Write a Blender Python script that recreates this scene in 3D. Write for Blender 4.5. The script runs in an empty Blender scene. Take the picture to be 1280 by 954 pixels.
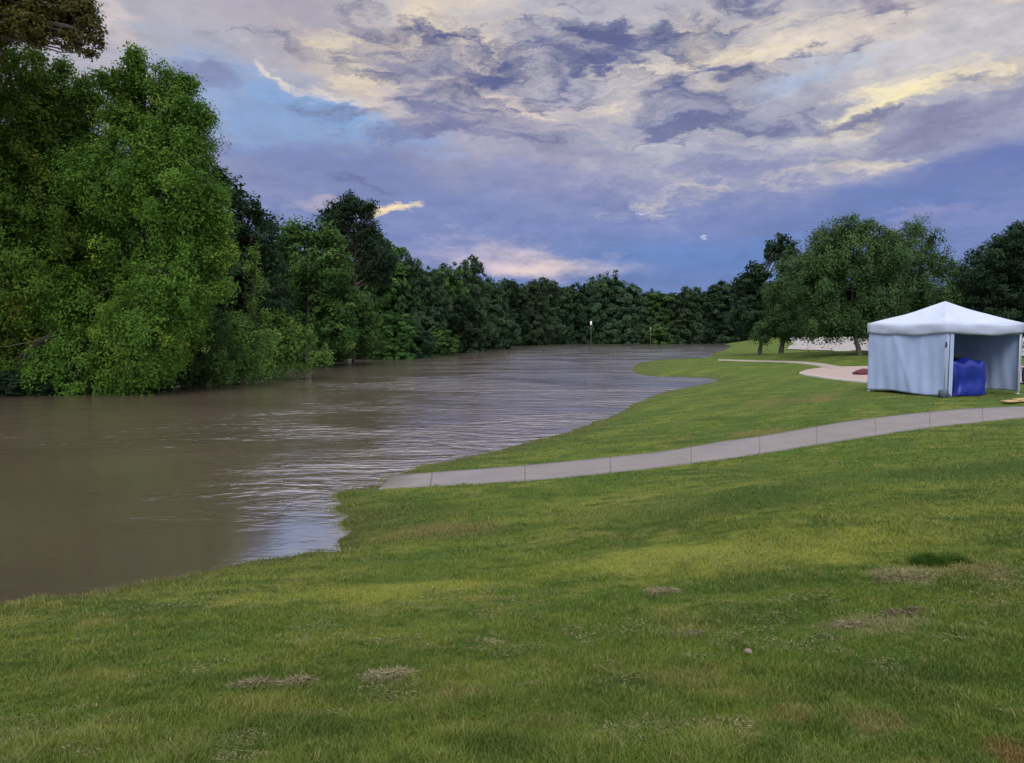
import bpy, math, random
import numpy as np
R = math.radians
rng = np.random.default_rng(7)
random.seed(7)
S = bpy.context.scene
COL = S.collection

# ------------------------------------------------------------------ camera
F = 914.0; CAMZ = 2.9; TH = math.atan(62 / F)
cam_d = bpy.data.cameras.new('camera'); cam = bpy.data.objects.new('camera', cam_d); COL.objects.link(cam)
cam.location = (0, 0, CAMZ); cam.rotation_euler = (math.pi / 2 - TH, 0, 0)
cam_d.sensor_width = 36; cam_d.lens = F * 36 / 1280; cam_d.clip_end = 6000; cam_d.clip_start = 0.05
S.camera = cam
FW = np.array([0, math.cos(TH), -math.sin(TH)]); UP = np.array([0, math.sin(TH), math.cos(TH)])

def ray(px, py):
    px = np.asarray(px, float); py = np.asarray(py, float)
    cx = (px - 640) / F; cy = -(py - 477) / F
    return np.stack([cx, FW[1] + UP[1] * cy, FW[2] + UP[2] * cy], -1)
def P(px, py, z=0.0):          # where the sight line meets a level z
    d = ray(px, py); t = (z - CAMZ) / d[..., 2]
    return np.stack([d[..., 0] * t, d[..., 1] * t], -1)
def at(px, py, depth):         # a point at a distance along Y
    d = ray(px, py); t = depth / d[..., 1]
    return np.array([d[0] * t, depth, CAMZ + d[2] * t])

# ------------------------------------------------------------------ helpers
def link(o, parent=None):
    COL.objects.link(o)
    if parent is not None: o.parent = parent
    return o
def tag(o, label=None, cat=None, group=None, kind=None):
    if label: o['label'] = label
    if cat: o['category'] = cat
    if group: o['group'] = group
    if kind: o['kind'] = kind
    return o
def empty(name, loc, rz=0, **k):
    o = bpy.data.objects.new(name, None); link(o); o.location = loc; o.rotation_euler = (0, 0, rz)
    o.empty_display_size = 0.2
    return tag(o, **k)
def mesh_np(name, v, quads=None, tris=None, mat=None, parent=None, smooth=False, attr=None):
    v = np.asarray(v, np.float32)
    me = bpy.data.meshes.new(name)
    nq = 0 if quads is None else len(quads); nt = 0 if tris is None else len(tris)
    me.vertices.add(len(v)); me.vertices.foreach_set('co', v.ravel())
    li = []; tot = []
    if nq: li.append(np.asarray(quads, np.int32).ravel()); tot.append(np.full(nq, 4, np.int32))
    if nt: li.append(np.asarray(tris, np.int32).ravel()); tot.append(np.full(nt, 3, np.int32))
    li = np.concatenate(li); tot = np.concatenate(tot)
    me.loops.add(len(li)); me.loops.foreach_set('vertex_index', li)
    me.polygons.add(len(tot)); st = np.concatenate([[0], np.cumsum(tot)[:-1]]).astype(np.int32)
    me.polygons.foreach_set('loop_start', st); me.polygons.foreach_set('loop_total', tot)
    if smooth: me.polygons.foreach_set('use_smooth', np.ones(len(tot), bool))
    if attr:
        for an, (dom, val) in attr.items():
            a = me.attributes.new(an, 'FLOAT', dom); a.data.foreach_set('value', np.asarray(val, np.float32))
    me.update(calc_edges=True)
    if mat: me.materials.append(mat)
    o = bpy.data.objects.new(name, me)
    return link(o, parent)
class MB:
    def __init__(s): s.v = []; s.q = []; s.t = []; s.n = 0
    def add(s, v, q=(), t=()):
        s.v.extend([tuple(map(float, a)) for a in v])
        s.q.extend([tuple(i + s.n for i in a) for a in q]); s.t.extend([tuple(i + s.n for i in a) for a in t])
        s.n += len(v)
    def box(s, c, d, rz=0, taper=1.0, bev=0.0):
        # chamfered box: rings at several heights
        x, y, z = d[0] / 2, d[1] / 2, d[2] / 2; b = min(bev, x * .9, y * .9, z * .9)
        rings = [(-z, b), (-z + b, 0), (z - b, 0), (z, b)] if b > 0 else [(-z, 0), (z, 0)]
        vs = []; cs, sn = math.cos(rz), math.sin(rz)
        for k, (zz, ins) in enumerate(rings):
            t = 1 + (taper - 1) * (zz + z) / (2 * z)
            for sx, sy in ((-1, -1), (1, -1), (1, 1), (-1, 1)):
                px, py = sx * (x - ins) * t, sy * (y - ins) * t
                vs.append((c[0] + px * cs - py * sn, c[1] + px * sn + py * cs, c[2] + zz))
        n = len(rings); q = [(3, 2, 1, 0), tuple(4 * (n - 1) + i for i in range(4))]
        for k in range(n - 1):
            for i in range(4):
                j = (i + 1) % 4; q.append((4 * k + i, 4 * k + j, 4 * k + 4 + j, 4 * k + 4 + i))
        s.add(vs, q)
    def tube(s, pts, rad, n=8):
        pts = [np.array(p, float) for p in pts]; vs = []
        if not hasattr(rad, '__len__'): rad = [rad] * len(pts)
        for k, p in enumerate(pts):
            a = pts[max(k - 1, 0)]; b = pts[min(k + 1, len(pts) - 1)]; d = b - a; d /= (np.linalg.norm(d) + 1e-9)
            u = np.cross(d, [0, 0, 1.0]) if abs(d[2]) < .95 else np.cross(d, [1.0, 0, 0]); u /= np.linalg.norm(u); w = np.cross(d, u)
            for i in range(n):
                t = 2 * math.pi * i / n; vs.append(p + rad[k] * (math.cos(t) * u + math.sin(t) * w))
        q = []
        for k in range(len(pts) - 1):
            for i in range(n):
                j = (i + 1) % n; q.append((k * n + i, k * n + j, k * n + n + j, k * n + n + i))
        m = len(vs); vs.append(pts[0]); vs.append(pts[-1]); t = []
        for i in range(n):
            j = (i + 1) % n; t.append((m, j, i)); t.append((m + 1, (len(pts) - 1) * n + i, (len(pts) - 1) * n + j))
        s.add(vs, q, t)
    def build(s, name, mat, parent=None, smooth=False):
        return mesh_np(name, s.v, s.q or None, s.t or None, mat, parent, smooth)

def vnoise(x, y, seed=0):
    xi = np.floor(x).astype(np.int64); yi = np.floor(y).astype(np.int64); fx = x - xi; fy = y - yi
    fx = fx * fx * (3 - 2 * fx); fy = fy * fy * (3 - 2 * fy)
    def h(a, b):
        n = (a * 374761393 + b * 668265263 + seed * 974711) & 0x7fffffff
        n = ((n ^ (n >> 13)) * 1274126177) & 0x7fffffff
        return ((n ^ (n >> 16)) & 0xffff) / 65535.0
    return (h(xi, yi) * (1 - fx) + h(xi + 1, yi) * fx) * (1 - fy) + (h(xi, yi + 1) * (1 - fx) + h(xi + 1, yi + 1) * fx) * fy

def lin(c):
    return tuple((x / 255 / 12.92 if x / 255 <= .04045 else ((x / 255 + .055) / 1.055) ** 2.4) for x in c)

# ------------------------------------------------------------------ node helper
class NT:
    def __init__(s, nt): s.nt = nt; s.n = nt.nodes; s.l = nt.links
    def new(s, t, **k):
        nd = s.n.new(t)
        for a, b in k.items(): setattr(nd, a, b)
        return nd
    def con(s, a, b): s.l.new(a, b)
    def set(s, sock, v):
        if hasattr(v, 'is_output'): s.l.new(v, sock)
        else: sock.default_value = v
    def math(s, op, a, b=0.0, c=0.0, clamp=False):
        nd = s.new('ShaderNodeMath', operation=op, use_clamp=clamp)
        s.set(nd.inputs[0], a); s.set(nd.inputs[1], b); s.set(nd.inputs[2], c); return nd.outputs[0]
    def noise(s, vec, scale, detail=4, rough=.55, dist=0.0, color=False):
        nd = s.new('ShaderNodeTexNoise'); s.con(vec, nd.inputs['Vector'])
        nd.inputs['Scale'].default_value = scale; nd.inputs['Detail'].default_value = detail
        nd.inputs['Roughness'].default_value = rough; nd.inputs['Distortion'].default_value = dist
        return nd.outputs['Color'] if color else nd.outputs['Fac']
    def mapr(s, v, a, b, c=0.0, d=1.0, smooth=False):
        nd = s.new('ShaderNodeMapRange'); nd.interpolation_type = 'SMOOTHSTEP' if smooth else 'LINEAR'
        s.set(nd.inputs['Value'], v); s.set(nd.inputs['From Min'], a); s.set(nd.inputs['From Max'], b)
        s.set(nd.inputs['To Min'], c); s.set(nd.inputs['To Max'], d); return nd.outputs[0]
    def mix(s, f, a, b, blend='MIX'):
        nd = s.new('ShaderNodeMix', data_type='RGBA', blend_type=blend)
        s.set(nd.inputs[0], f); s.set(nd.inputs[6], a if hasattr(a, 'is_output') else (*a[:3], 1)); s.set(nd.inputs[7], b if hasattr(b, 'is_output') else (*b[:3], 1))
        return nd.outputs[2]
    def vmap(s, vec, loc=(0, 0, 0), rot=(0, 0, 0), scale=(1, 1, 1), typ='POINT'):
        nd = s.new('ShaderNodeMapping', vector_type=typ); s.con(vec, nd.inputs[0])
        nd.inputs[1].default_value = loc; nd.inputs[2].default_value = rot; nd.inputs[3].default_value = scale; return nd.outputs[0]
def newmat(name):
    m = bpy.data.materials.new(name); m.use_nodes = True; nt = NT(m.node_tree)
    b = m.node_tree.nodes['Principled BSDF']; out = m.node_tree.nodes['Material Output']
    return m, nt, b, out
def simple(name, col, rough=.7, metal=0, var=.15, scale=6, bump=0.0, trans=0.0, spec=.5):
    m, nt, b, out = newmat(name)
    tc = nt.new('ShaderNodeTexCoord').outputs['Object']
    n = nt.noise(tc, scale, 5, .6)
    c2 = tuple(min(1, c * (1 + var)) for c in col); c1 = tuple(c * (1 - var) for c in col)
    nt.con(nt.mix(nt.mapr(n, .3, .7), c1, c2), b.inputs['Base Color'])
    b.inputs['Roughness'].default_value = rough; b.inputs['Metallic'].default_value = metal
    b.inputs['Specular IOR Level'].default_value = spec
    if bump:
        bp = nt.new('ShaderNodeBump'); bp.inputs['Strength'].default_value = 1; bp.inputs['Distance'].default_value = bump
        nt.con(nt.noise(tc, scale * 4, 5, .6), bp.inputs['Height']); nt.con(bp.outputs[0], b.inputs['Normal'])
    if trans:
        tr = nt.new('ShaderNodeBsdfTranslucent'); tr.inputs[0].default_value = (*col, 1)
        mx = nt.new('ShaderNodeMixShader'); mx.inputs[0].default_value = trans
        nt.con(b.outputs[0], mx.inputs[1]); nt.con(tr.outputs[0], mx.inputs[2]); nt.con(mx.outputs[0], out.inputs[0])
    return m

# ------------------------------------------------------------------ world: evening sky
SUN_AZ, SUN_EL = R(184), R(42)      # compass style, clockwise from +Y: behind the camera
def build_world():
    w = bpy.data.worlds.new('World'); S.world = w; w.use_nodes = True; nt = NT(w.node_tree); nt.n.clear()
    out = nt.new('ShaderNodeOutputWorld')
    tc = nt.new('ShaderNodeTexCoord').outputs['Generated']
    sx = nt.new('ShaderNodeSeparateXYZ'); nt.con(tc, sx.inputs[0]); X, Y, Z = sx.outputs
    az = nt.math('ARCTAN2', X, Y); el = nt.math('ARCSINE', Z)
    zc = nt.math('ADD', nt.math('MAXIMUM', Z, 0.0), 0.09)
    cp = nt.new('ShaderNodeCombineXYZ'); nt.con(nt.math('DIVIDE', X, zc), cp.inputs[0]); nt.con(nt.math('DIVIDE', Y, zc), cp.inputs[1])
    plane = cp.outputs[0]           # the cloud deck seen from below
    ca = nt.new('ShaderNodeCombineXYZ'); nt.con(az, ca.inputs[0]); nt.con(el, ca.inputs[1]); ang = ca.outputs[0]
    angS = nt.vmap(ang, rot=(0, 0, R(-6)), scale=(1.0, 2.6, 1))
    # warps
    w1 = nt.noise(angS, 6.0, 6, .66, color=True)
    w2 = nt.noise(angS, 1.7, 3, .5, color=True)
    def warp(v, n, amp, ay):
        a = nt.new('ShaderNodeVectorMath', operation='SUBTRACT'); nt.con(n, a.inputs[0]); a.inputs[1].default_value = (.5, .5, .5)
        b = nt.new('ShaderNodeVectorMath', operation='MULTIPLY'); nt.con(a.outputs[0], b.inputs[0]); b.inputs[1].default_value = (amp, ay, 0)
        c = nt.new('ShaderNodeVectorMath', operation='ADD'); nt.con(v, c.inputs[0]); nt.con(b.outputs[0], c.inputs[1]); return c.outputs[0]
    wang = warp(warp(ang, w1, .20, .11), w2, .10, .05)
    fine = nt.noise(nt.vmap(ang, rot=(0, 0, R(-4)), scale=(1, 2.2, 1)), 24, 5, .68, .3)
    mid = nt.noise(nt.vmap(ang, rot=(0, 0, R(8)), scale=(1, 2.6, 1)), 9, 5, .64, .5)
    streak = nt.noise(nt.vmap(plane, rot=(0, 0, R(25)), scale=(.35, 1.0, 1)), 1.6, 5, .6, .3)
    nz = nt.math('ADD', nt.math('MULTIPLY', fine, .35), nt.math('ADD', nt.math('MULTIPLY', mid, .4), nt.math('MULTIPLY', streak, .25)))
    nzc = nt.math('MULTIPLY', nt.math('SUBTRACT', nz, .5), 2.1)
    # base vertical run of cloud colour
    ramp = nt.new('ShaderNodeValToRGB'); cr = ramp.color_ramp
    nt.con(nt.math('MULTIPLY', nt.math('ADD', el, nt.math('MULTIPLY', nzc, .12)), 1 / R(60)), ramp.inputs[0])
    stops = [(0.0, (108, 132, 180)), (.07, (110, 132, 184)), (.14, (124, 138, 186)), (.2, (150, 154, 184)), (.30, (176, 174, 186)), (.42, (180, 178, 188)), (.6, (205, 205, 212)), (1.0, (225, 226, 232))]
    while len(cr.elements) > 1: cr.elements.remove(cr.elements[-1])
    cr.elements[0].position = stops[0][0]; cr.elements[0].color = (*lin(stops[0][1]), 1)
    for p, c in stops[1:]:
        e = cr.elements.new(p); e.color = (*lin(c), 1)
    col = ramp.outputs[0]
    clear = None
    def blob(px, py, rx, ry, ang_d, rgb, st=1.0, edge=.8, w=1.2, src=None, nn=None):
        nonlocal col
        a0 = math.atan((px - 640) / F); e0 = math.atan((415 - py) / F * math.cos(a0))
        q = nt.vmap(src or wang, loc=(a0, e0, 0), rot=(0, 0, R(ang_d)), scale=(rx / F * math.cos(a0), ry / F, 1), typ='TEXTURE')
        ln = nt.new('ShaderNodeVectorMath', operation='LENGTH'); nt.con(q, ln.inputs[0])
        v = nt.math('ADD', nt.math('SUBTRACT', 1.0, ln.outputs['Value']), nt.math('MULTIPLY', nn or nzc, w))
        f = nt.mapr(v, 0.0, edge, 0.0, st, True)
        if rgb is None: return f
        col = nt.mix(f, col, lin(rgb)); return f
    BL = [
     # pale and blue openings, left
     (330, 150, 190, 70, -22, (136, 166, 212), .9, .9, .8),
     (250, 130, 60, 60, 0, (150, 168, 205), .7, .8, .8),
     (470, 175, 130, 22, -14, (138, 172, 222), .8, .8, .8),
     (390, 140, 120, 30, -22, (134, 168, 216), .8, .7, .6),
     # lavender bank, left middle
     (430, 215, 175, 45, 0, (122, 134, 180), .95, .8, .8),
     (560, 255, 200, 45, 0, (120, 136, 184), .9, .9, .8),
     (300, 190, 60, 16, 0, (120, 132, 180), .6, .8, 1),
     (250, 95, 60, 14, 4, (128, 134, 172), .8, .8, 1),
     (690, 235, 170, 30, 0, (136, 144, 186), .6, .9, 1),
     # warm grey high cloud
     (400, 40, 260, 60, -14, (164, 158, 172), .8, 1.0, .9),
     (620, 150, 190, 60, -4, (170, 164, 180), .8, 1.0, 1),
     (720, 210, 140, 22, 0, (164, 160, 186), .7, .9, 1),
     (430, 95, 110, 30, -24, (196, 184, 178), .8, .9, 1),
     # cream highlights
     (445, 85, 75, 48, -20, (244, 228, 190), .95, 1.49, 1.3, 2),
     (350, 98, 50, 8, -35, (235, 222, 204), .7, .9, .8, 0),
     (408, 125, 50, 8, -14, (232, 218, 206), .7, .9, .8, 0),
     (150, 45, 45, 22, 50, (222, 206, 200), .7, 1.2, .8, 0),
     (560, 60, 180, 70, -4, (236, 218, 188), .75, 1.62, 2.0, 2),
     (640, 130, 240, 50, -2, (222, 208, 196), .75, 1.62, 2.2, 2),
     (880, 80, 240, 66, 6, (240, 224, 196), .9, 1.62, 2.0, 2),
     (1060, 50, 160, 55, 12, (226, 212, 198), .75, 1.2, 1.4, 0),
     (1190, 65, 180, 50, 10, (204, 200, 204), .85, 1.2, .7, 0),
     (1000, 98, 120, 24, 6, (160, 182, 214), .8, 1.1, .9, 0),
     (850, 155, 120, 16, 2, (164, 184, 210), .7, 1.49, 1.2, 2),
     (1080, 140, 200, 38, 11, (252, 238, 196), .9, 1.49, 1.8, 2),
     (1120, 138, 120, 14, 12, (246, 232, 186), .9, 1.0, 1.1, 0),
     (1240, 105, 90, 26, 14, (236, 222, 194), .85, 1.49, 1.2, 2),
     (1265, 5, 70, 18, 10, (240, 220, 190), .8, 1.2, .8, 0),
     (900, 205, 220, 34, 4, (190, 190, 200), .85, 1.49, 2.2, 2),
     (980, 225, 180, 20, 6, (238, 224, 196), .8, 1.35, 2.2, 2),
     # dark shreds
     (570, 95, 190, 100, -2, (100, 106, 144), .92, 1.35, 2.3, 1),
     (520, 45, 110, 30, 4, (92, 100, 142), .9, 1.35, 1.9, 1),
     (720, 75, 200, 75, -4, (94, 102, 144), .92, 1.35, 2.3, 1),
     (900, 48, 150, 45, 8, (94, 102, 142), .92, 1.35, 2.0, 1),
     (860, 120, 220, 48, -2, (94, 104, 148), .92, 1.35, 2.0, 1),
     (600, 165, 220, 34, 0, (124, 128, 166), .8, 1.49, 2.2, 1),
     (1000, 168, 120, 20, 2, (118, 124, 160), .85, 1.35, 2.2, 1),
     (1120, 178, 150, 20, 12, (144, 144, 172), .85, 1.49, 1.6, 1),
     (1220, 152, 150, 28, 13, (130, 132, 166), .88, 1.49, 1.8, 1),
     (1200, 118, 80, 14, 8, (128, 130, 160), .85, 1.22, 2.4, 1),
     (1120, 12, 110, 18, -6, (146, 140, 160), .6, 1.35, 2.0, 1),
     (850, 225, 200, 22, 2, (132, 138, 180), .7, 1.49, 2.0, 1),
     # blue foot of the sky, right
     (1130, 255, 260, 32, 6, (106, 126, 180), .9, .9, .9),
     (1240, 205, 120, 26, 12, (104, 122, 180), .9, .8, .9),
     (860, 320, 260, 42, 2, (104, 134, 190), .9, .9, .5),
     (1130, 275, 130, 8, 6, (142, 146, 190), .6, .9, 1.2),
     (1060, 232, 140, 6, 5, (158, 158, 188), .5, .9, 1.2),
     # small lights low down
     (490, 257, 44, 11, 6, (244, 222, 182), .95, .7, .5),
     (410, 258, 50, 10, 0, (178, 170, 190), .7, .9, .6),
     (650, 332, 150, 30, -6, (236, 212, 204), .95, 1.1, .4),
     (580, 318, 150, 30, 0, (190, 180, 204), .75, 1.2, .5),
     (877, 283, 11, 4, 4, (206, 212, 232), .7, .7, .3),
     (812, 255, 14, 3, 4, (190, 196, 220), .8, .7, .3),
    ]
    shred = nt.math('MULTIPLY', nt.math('SUBTRACT', nt.noise(nt.vmap(wang, loc=(5.3, 2.2, 0), rot=(0, 0, R(-5)), scale=(1, 3.0, 1)), 9.0, 7, .60, .25), .5), 2.4)
    shred2 = nt.math('MULTIPLY', nt.math('SUBTRACT', nt.noise(nt.vmap(wang, loc=(3.7, 1.9, 0), rot=(0, 0, R(6)), scale=(1, 3.2, 1)), 8, 7, .60, .25), .5), 2.2)
    for b in BL: blob(*b[:6], st=b[6], edge=b[7], w=b[8], nn=(None if len(b) < 10 else (None, shred, shred2)[b[9]]))
    # fine relief of the deck; unseen sky overhead and behind brightened to add light
    relief_boost = nt.math('MULTIPLY', nt.mapr(nz, .3, .7, .86, 1.22), nt.math('ADD', nt.mapr(el, R(32), R(60), 0, 1.3, True), nt.mapr(Y, .3, -.6, 1.0, 1.9, True)))
    vm = nt.new('ShaderNodeVectorMath', operation='SCALE'); nt.con(col, vm.inputs[0]); nt.con(relief_boost, vm.inputs['Scale'])
    cover = nt.math('SUBTRACT', 1.0, blob(370, 145, 170, 40, -18, None, st=.15, edge=.8, w=.8))
    sky = nt.new('ShaderNodeTexSky', sky_type='NISHITA'); sky.sun_disc = False; sky.sun_elevation = SUN_EL; sky.sun_rotation = SUN_AZ
    b1 = nt.new('ShaderNodeBackground'); nt.con(sky.outputs[0], b1.inputs[0]); b1.inputs[1].default_value = .08
    b2 = nt.new('ShaderNodeBackground'); nt.con(vm.outputs[0], b2.inputs[0]); b2.inputs[1].default_value = 1.0
    mx = nt.new('ShaderNodeMixShader'); nt.con(cover, mx.inputs[0]); nt.con(b1.outputs[0], mx.inputs[1]); nt.con(b2.outputs[0], mx.inputs[2])
    nt.con(mx.outputs[0], out.inputs[0])
    w.cycles.sampling_method = 'MANUAL'; w.cycles.sample_map_resolution = 512
build_world()
sd_ = bpy.data.lights.new('sun', 'SUN'); so = bpy.data.objects.new('sun', sd_); link(so)
sd_.energy = 1.5; sd_.angle = R(24); sd_.color = (1, .95, .86)
so.rotation_euler = (math.pi / 2 - SUN_EL, 0, math.pi - SUN_AZ); so.location = (20, -30, 40)
S.view_settings.view_transform = 'Standard'; S.view_settings.look = 'None'; S.view_settings.exposure = 0; S.view_settings.gamma = 1

# ------------------------------------------------------------------ terrain
shore_px = [(0,757),(60,750),(120,741),(180,731),(232,721),(262,715),(300,708),(340,700),(372,694),(400,690),(420,686),(430,672),(436,660),(430,645),(420,630),(417,618),(424,612),(455,610),(470,608),(486,594),(520,583),(560,576),(600,569),(650,556),(700,543),(732,532),(765,520),(788,507),(812,496),(835,489),(860,484),(885,479),(898,476),(885,472.5),(850,471.5),(810,470.5),(792,466),(788,460),(800,453),(830,449),(866,448),(890,446.5),(884,443.5),(905,438),(914,432.5),(905,430.5),(925,427.6)]
far_px = [(880,427.2),(800,427.2),(720,427.6),(660,429.5),(640,430.5),(600,434),(560,438),(500,442),(450,447),(420,450.5),(370,461),(300,470),(250,477),(200,483),(150,487),(100,490),(50,491),(0,492)]
shore = [tuple(P(a, b)) for a, b in shore_px] + [tuple(P(a, b)) for a, b in far_px]
WPOLY = np.array([(-400, -120), (-60, -14), (-20, 2.0), (-10.5, 6.0)] + shore + [(-32, 29), (-60, 18), (-400, -10)], float)
def sdist(x, y):
    x = np.asarray(x, float); y = np.asarray(y, float); best = np.full(x.shape, 1e18); ins = np.zeros(x.shape, bool)
    n = len(WPOLY)
    for i in range(n):
        ax, ay = WPOLY[i]; bx, by = WPOLY[(i + 1) % n]; dx, dy = bx - ax, by - ay
        t = np.clip(((x - ax) * dx + (y - ay) * dy) / (dx * dx + dy * dy), 0, 1)
        best = np.minimum(best, (x - ax - t * dx) ** 2 + (y - ay - t * dy) ** 2)
        if ay != by:
            c = ((ay > y) != (by > y)) & (x < (bx - ax) * (y - ay) / (by - ay) + ax); ins ^= c
    d = np.sqrt(best); return np.where(ins, -d, d)
ACP = np.array([(0,0,1.55),(0,-10,2.6),(10,-5,2.4),(20,-10,3),(-10,-8,2.4),(4,9,1.15),(10,9,1.3),(-1,11,.8),(5.2,15.2,.62),(1.2,14.3,.35),(2.9,14.5,.5),(9.8,17.5,.85),(14,20,.86),(20,18,1.2),(13.5,22.6,1.03),(16.8,24,1.02),(12,25,1.0),
  (4,20,.6),(8,24,.75),(10,32,.8),(14,38,.8),(15,48,.45),(13,60,.22),(20,60,.35),(18,75,.25),(30,90,.45),(45,130,.6),(27,58,1.1),(30,66,1.2),(22,45,.9),(35,60,1.3),(40,45,1.4),(60,130,1.3),(80,200,1.3),(90,240,1.3),(60,90,1.4),(70,204,1.2),
  (-24,40,1.4),(-20,60,1.4),(-30,100,1.5),(0,160,1.5),(0,240,1.5),(-60,30,1.5),(100,60,1.6)], float)
TC = np.array([14.75, 24.6])
def terrain(x, y):
    x = np.asarray(x, float); y = np.asarray(y, float)
    sd = sdist(x, y); num = np.zeros(x.shape); den = np.zeros(x.shape)
    for ax, ay, v in ACP:
        r = math.hypot(ax, ay) * .06 + 1.0
        w = 1 / (((x - ax) ** 2 + (y - ay) ** 2) / (r * r) + .6) ** 1.7; num += w * v; den += w
    A = num / den
    land = A * (1 - np.exp(-np.maximum(sd, 0) / 5.0))
    z = np.where(sd > 0, land, np.maximum(-2.0, sd * .22))
    wt = np.clip(1.6 - np.hypot(x - TC[0], y - TC[1]) / 2.6, 0, 1); wt = wt * wt * (3 - 2 * wt); z = z * (1 - wt) + .85 * wt
    nz = (vnoise(x * .9, y * .9, 1) - .5) * .05 + (vnoise(x * 3.1, y * 3.1, 2) - .5) * .022
    dd = np.hypot(x, y)
    nz = nz * np.clip(sd / 2 + .25, 0, 1) * np.clip(1 - dd / 70, .0, 1)
    nz = nz + (vnoise(x * 2.2, y * 2.2, 14) - .5) * .055 * np.exp(-np.abs(sd) / .8) * (dd < 45)
    return z + np.where(sd > -1.5, nz, 0)
def G(px, py):                 # sight line onto the terrain
    px = np.atleast_1d(np.asarray(px, float)); py = np.atleast_1d(np.asarray(py, float))
    z = np.full(px.shape, .6)
    for k in range(7):
        p = P(px, py, z); zn = terrain(p[..., 0], p[..., 1]); z = .45 * z + .55 * np.maximum(zn, 0)
    p = P(px, py, z); return p[..., 0], p[..., 1], terrain(p[..., 0], p[..., 1])

# path edges (upper and lower) and patio outlines on the ground
path_up = [(487,595.5),(520,593),(560,590.5),(640,584.5),(715,577.5),(826,566.5),(900,553.5),(955,546),(1060,527.7),(1152,516.7),(1215,511.5),(1290,508.5),(1380,505)]
path_lo = [(470,611.5),(515,609),(560,607),(640,601.5),(715,596),(826,584.5),(900,575),(955,567),(1060,550),(1152,536),(1215,529),(1290,521.5),(1380,514)]
def edge(lst, n=110):
    a = np.array(lst, float); t = np.linspace(0, len(a) - 1, n); xs = np.interp(t, range(len(a)), a[:, 0]); ys = np.interp(t, range(len(a)), a[:, 1])
    k = np.ones(5) / 5; ys2 = np.convolve(np.pad(ys, 2, 'edge'), k, 'valid'); xs2 = np.convolve(np.pad(xs, 2, 'edge'), k, 'valid')
    return G(xs2, ys2)
ux, uy, uz = edge(path_up); lx, ly, lz = edge(path_lo)
PATH_POLY = np.concatenate([np.stack([ux, uy], -1), np.stack([lx, ly], -1)[::-1]])
def inside(poly, x, y):
    ins = np.zeros(x.shape, bool); n = len(poly)
    for i in range(n):
        ax, ay = poly[i]; bx, by = poly[(i + 1) % n]
        if ay != by: ins ^= ((ay > y) != (by > y)) & (x < (bx - ax) * (y - ay) / (by - ay) + ax)
    return ins
patio_px = [(1000,466),(1008,463),(1025,460.5),(1050,459.2),(1085,458.6),(1150,458),(1290,457),(1420,458),(1420,478),(1290,480),(1180,482),(1120,480.5),(1085,478),(1050,474.5),(1020,470.5),(1006,468.3)]
pg = G(*zip(*patio_px)); PATIO = np.stack([pg[0], pg[1]], -1)
walk_up = [(895,449.6),(930,450.6),(975,451.6),(1005,452.8),(1030,455.2),(1050,459),(1060,460)]
walk_lo = [(895,450.8),(930,452),(975,453.2),(1000,454.8),(1020,457.4),(1033,461.5),(1040,463)]
wu = edge(walk_up, 50); wl = edge(walk_lo, 50)
WALK = np.concatenate([np.stack([wu[0], wu[1]], -1), np.stack([wl[0], wl[1]], -1)[::-1]])
lot_px = [(905,429),(960,431),(984,437.0),(1040,438.8),(1085,441),(1180,444),(1300,447),(1500,449)]
LOT0 = G(*zip(*lot_px)); LOT = np.array([(a, b) for a, b in zip(LOT0[0], LOT0[1])][2:] + [(150, 90), (190, 230), (88, 230), (66, 175), (50, 130)])

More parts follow.
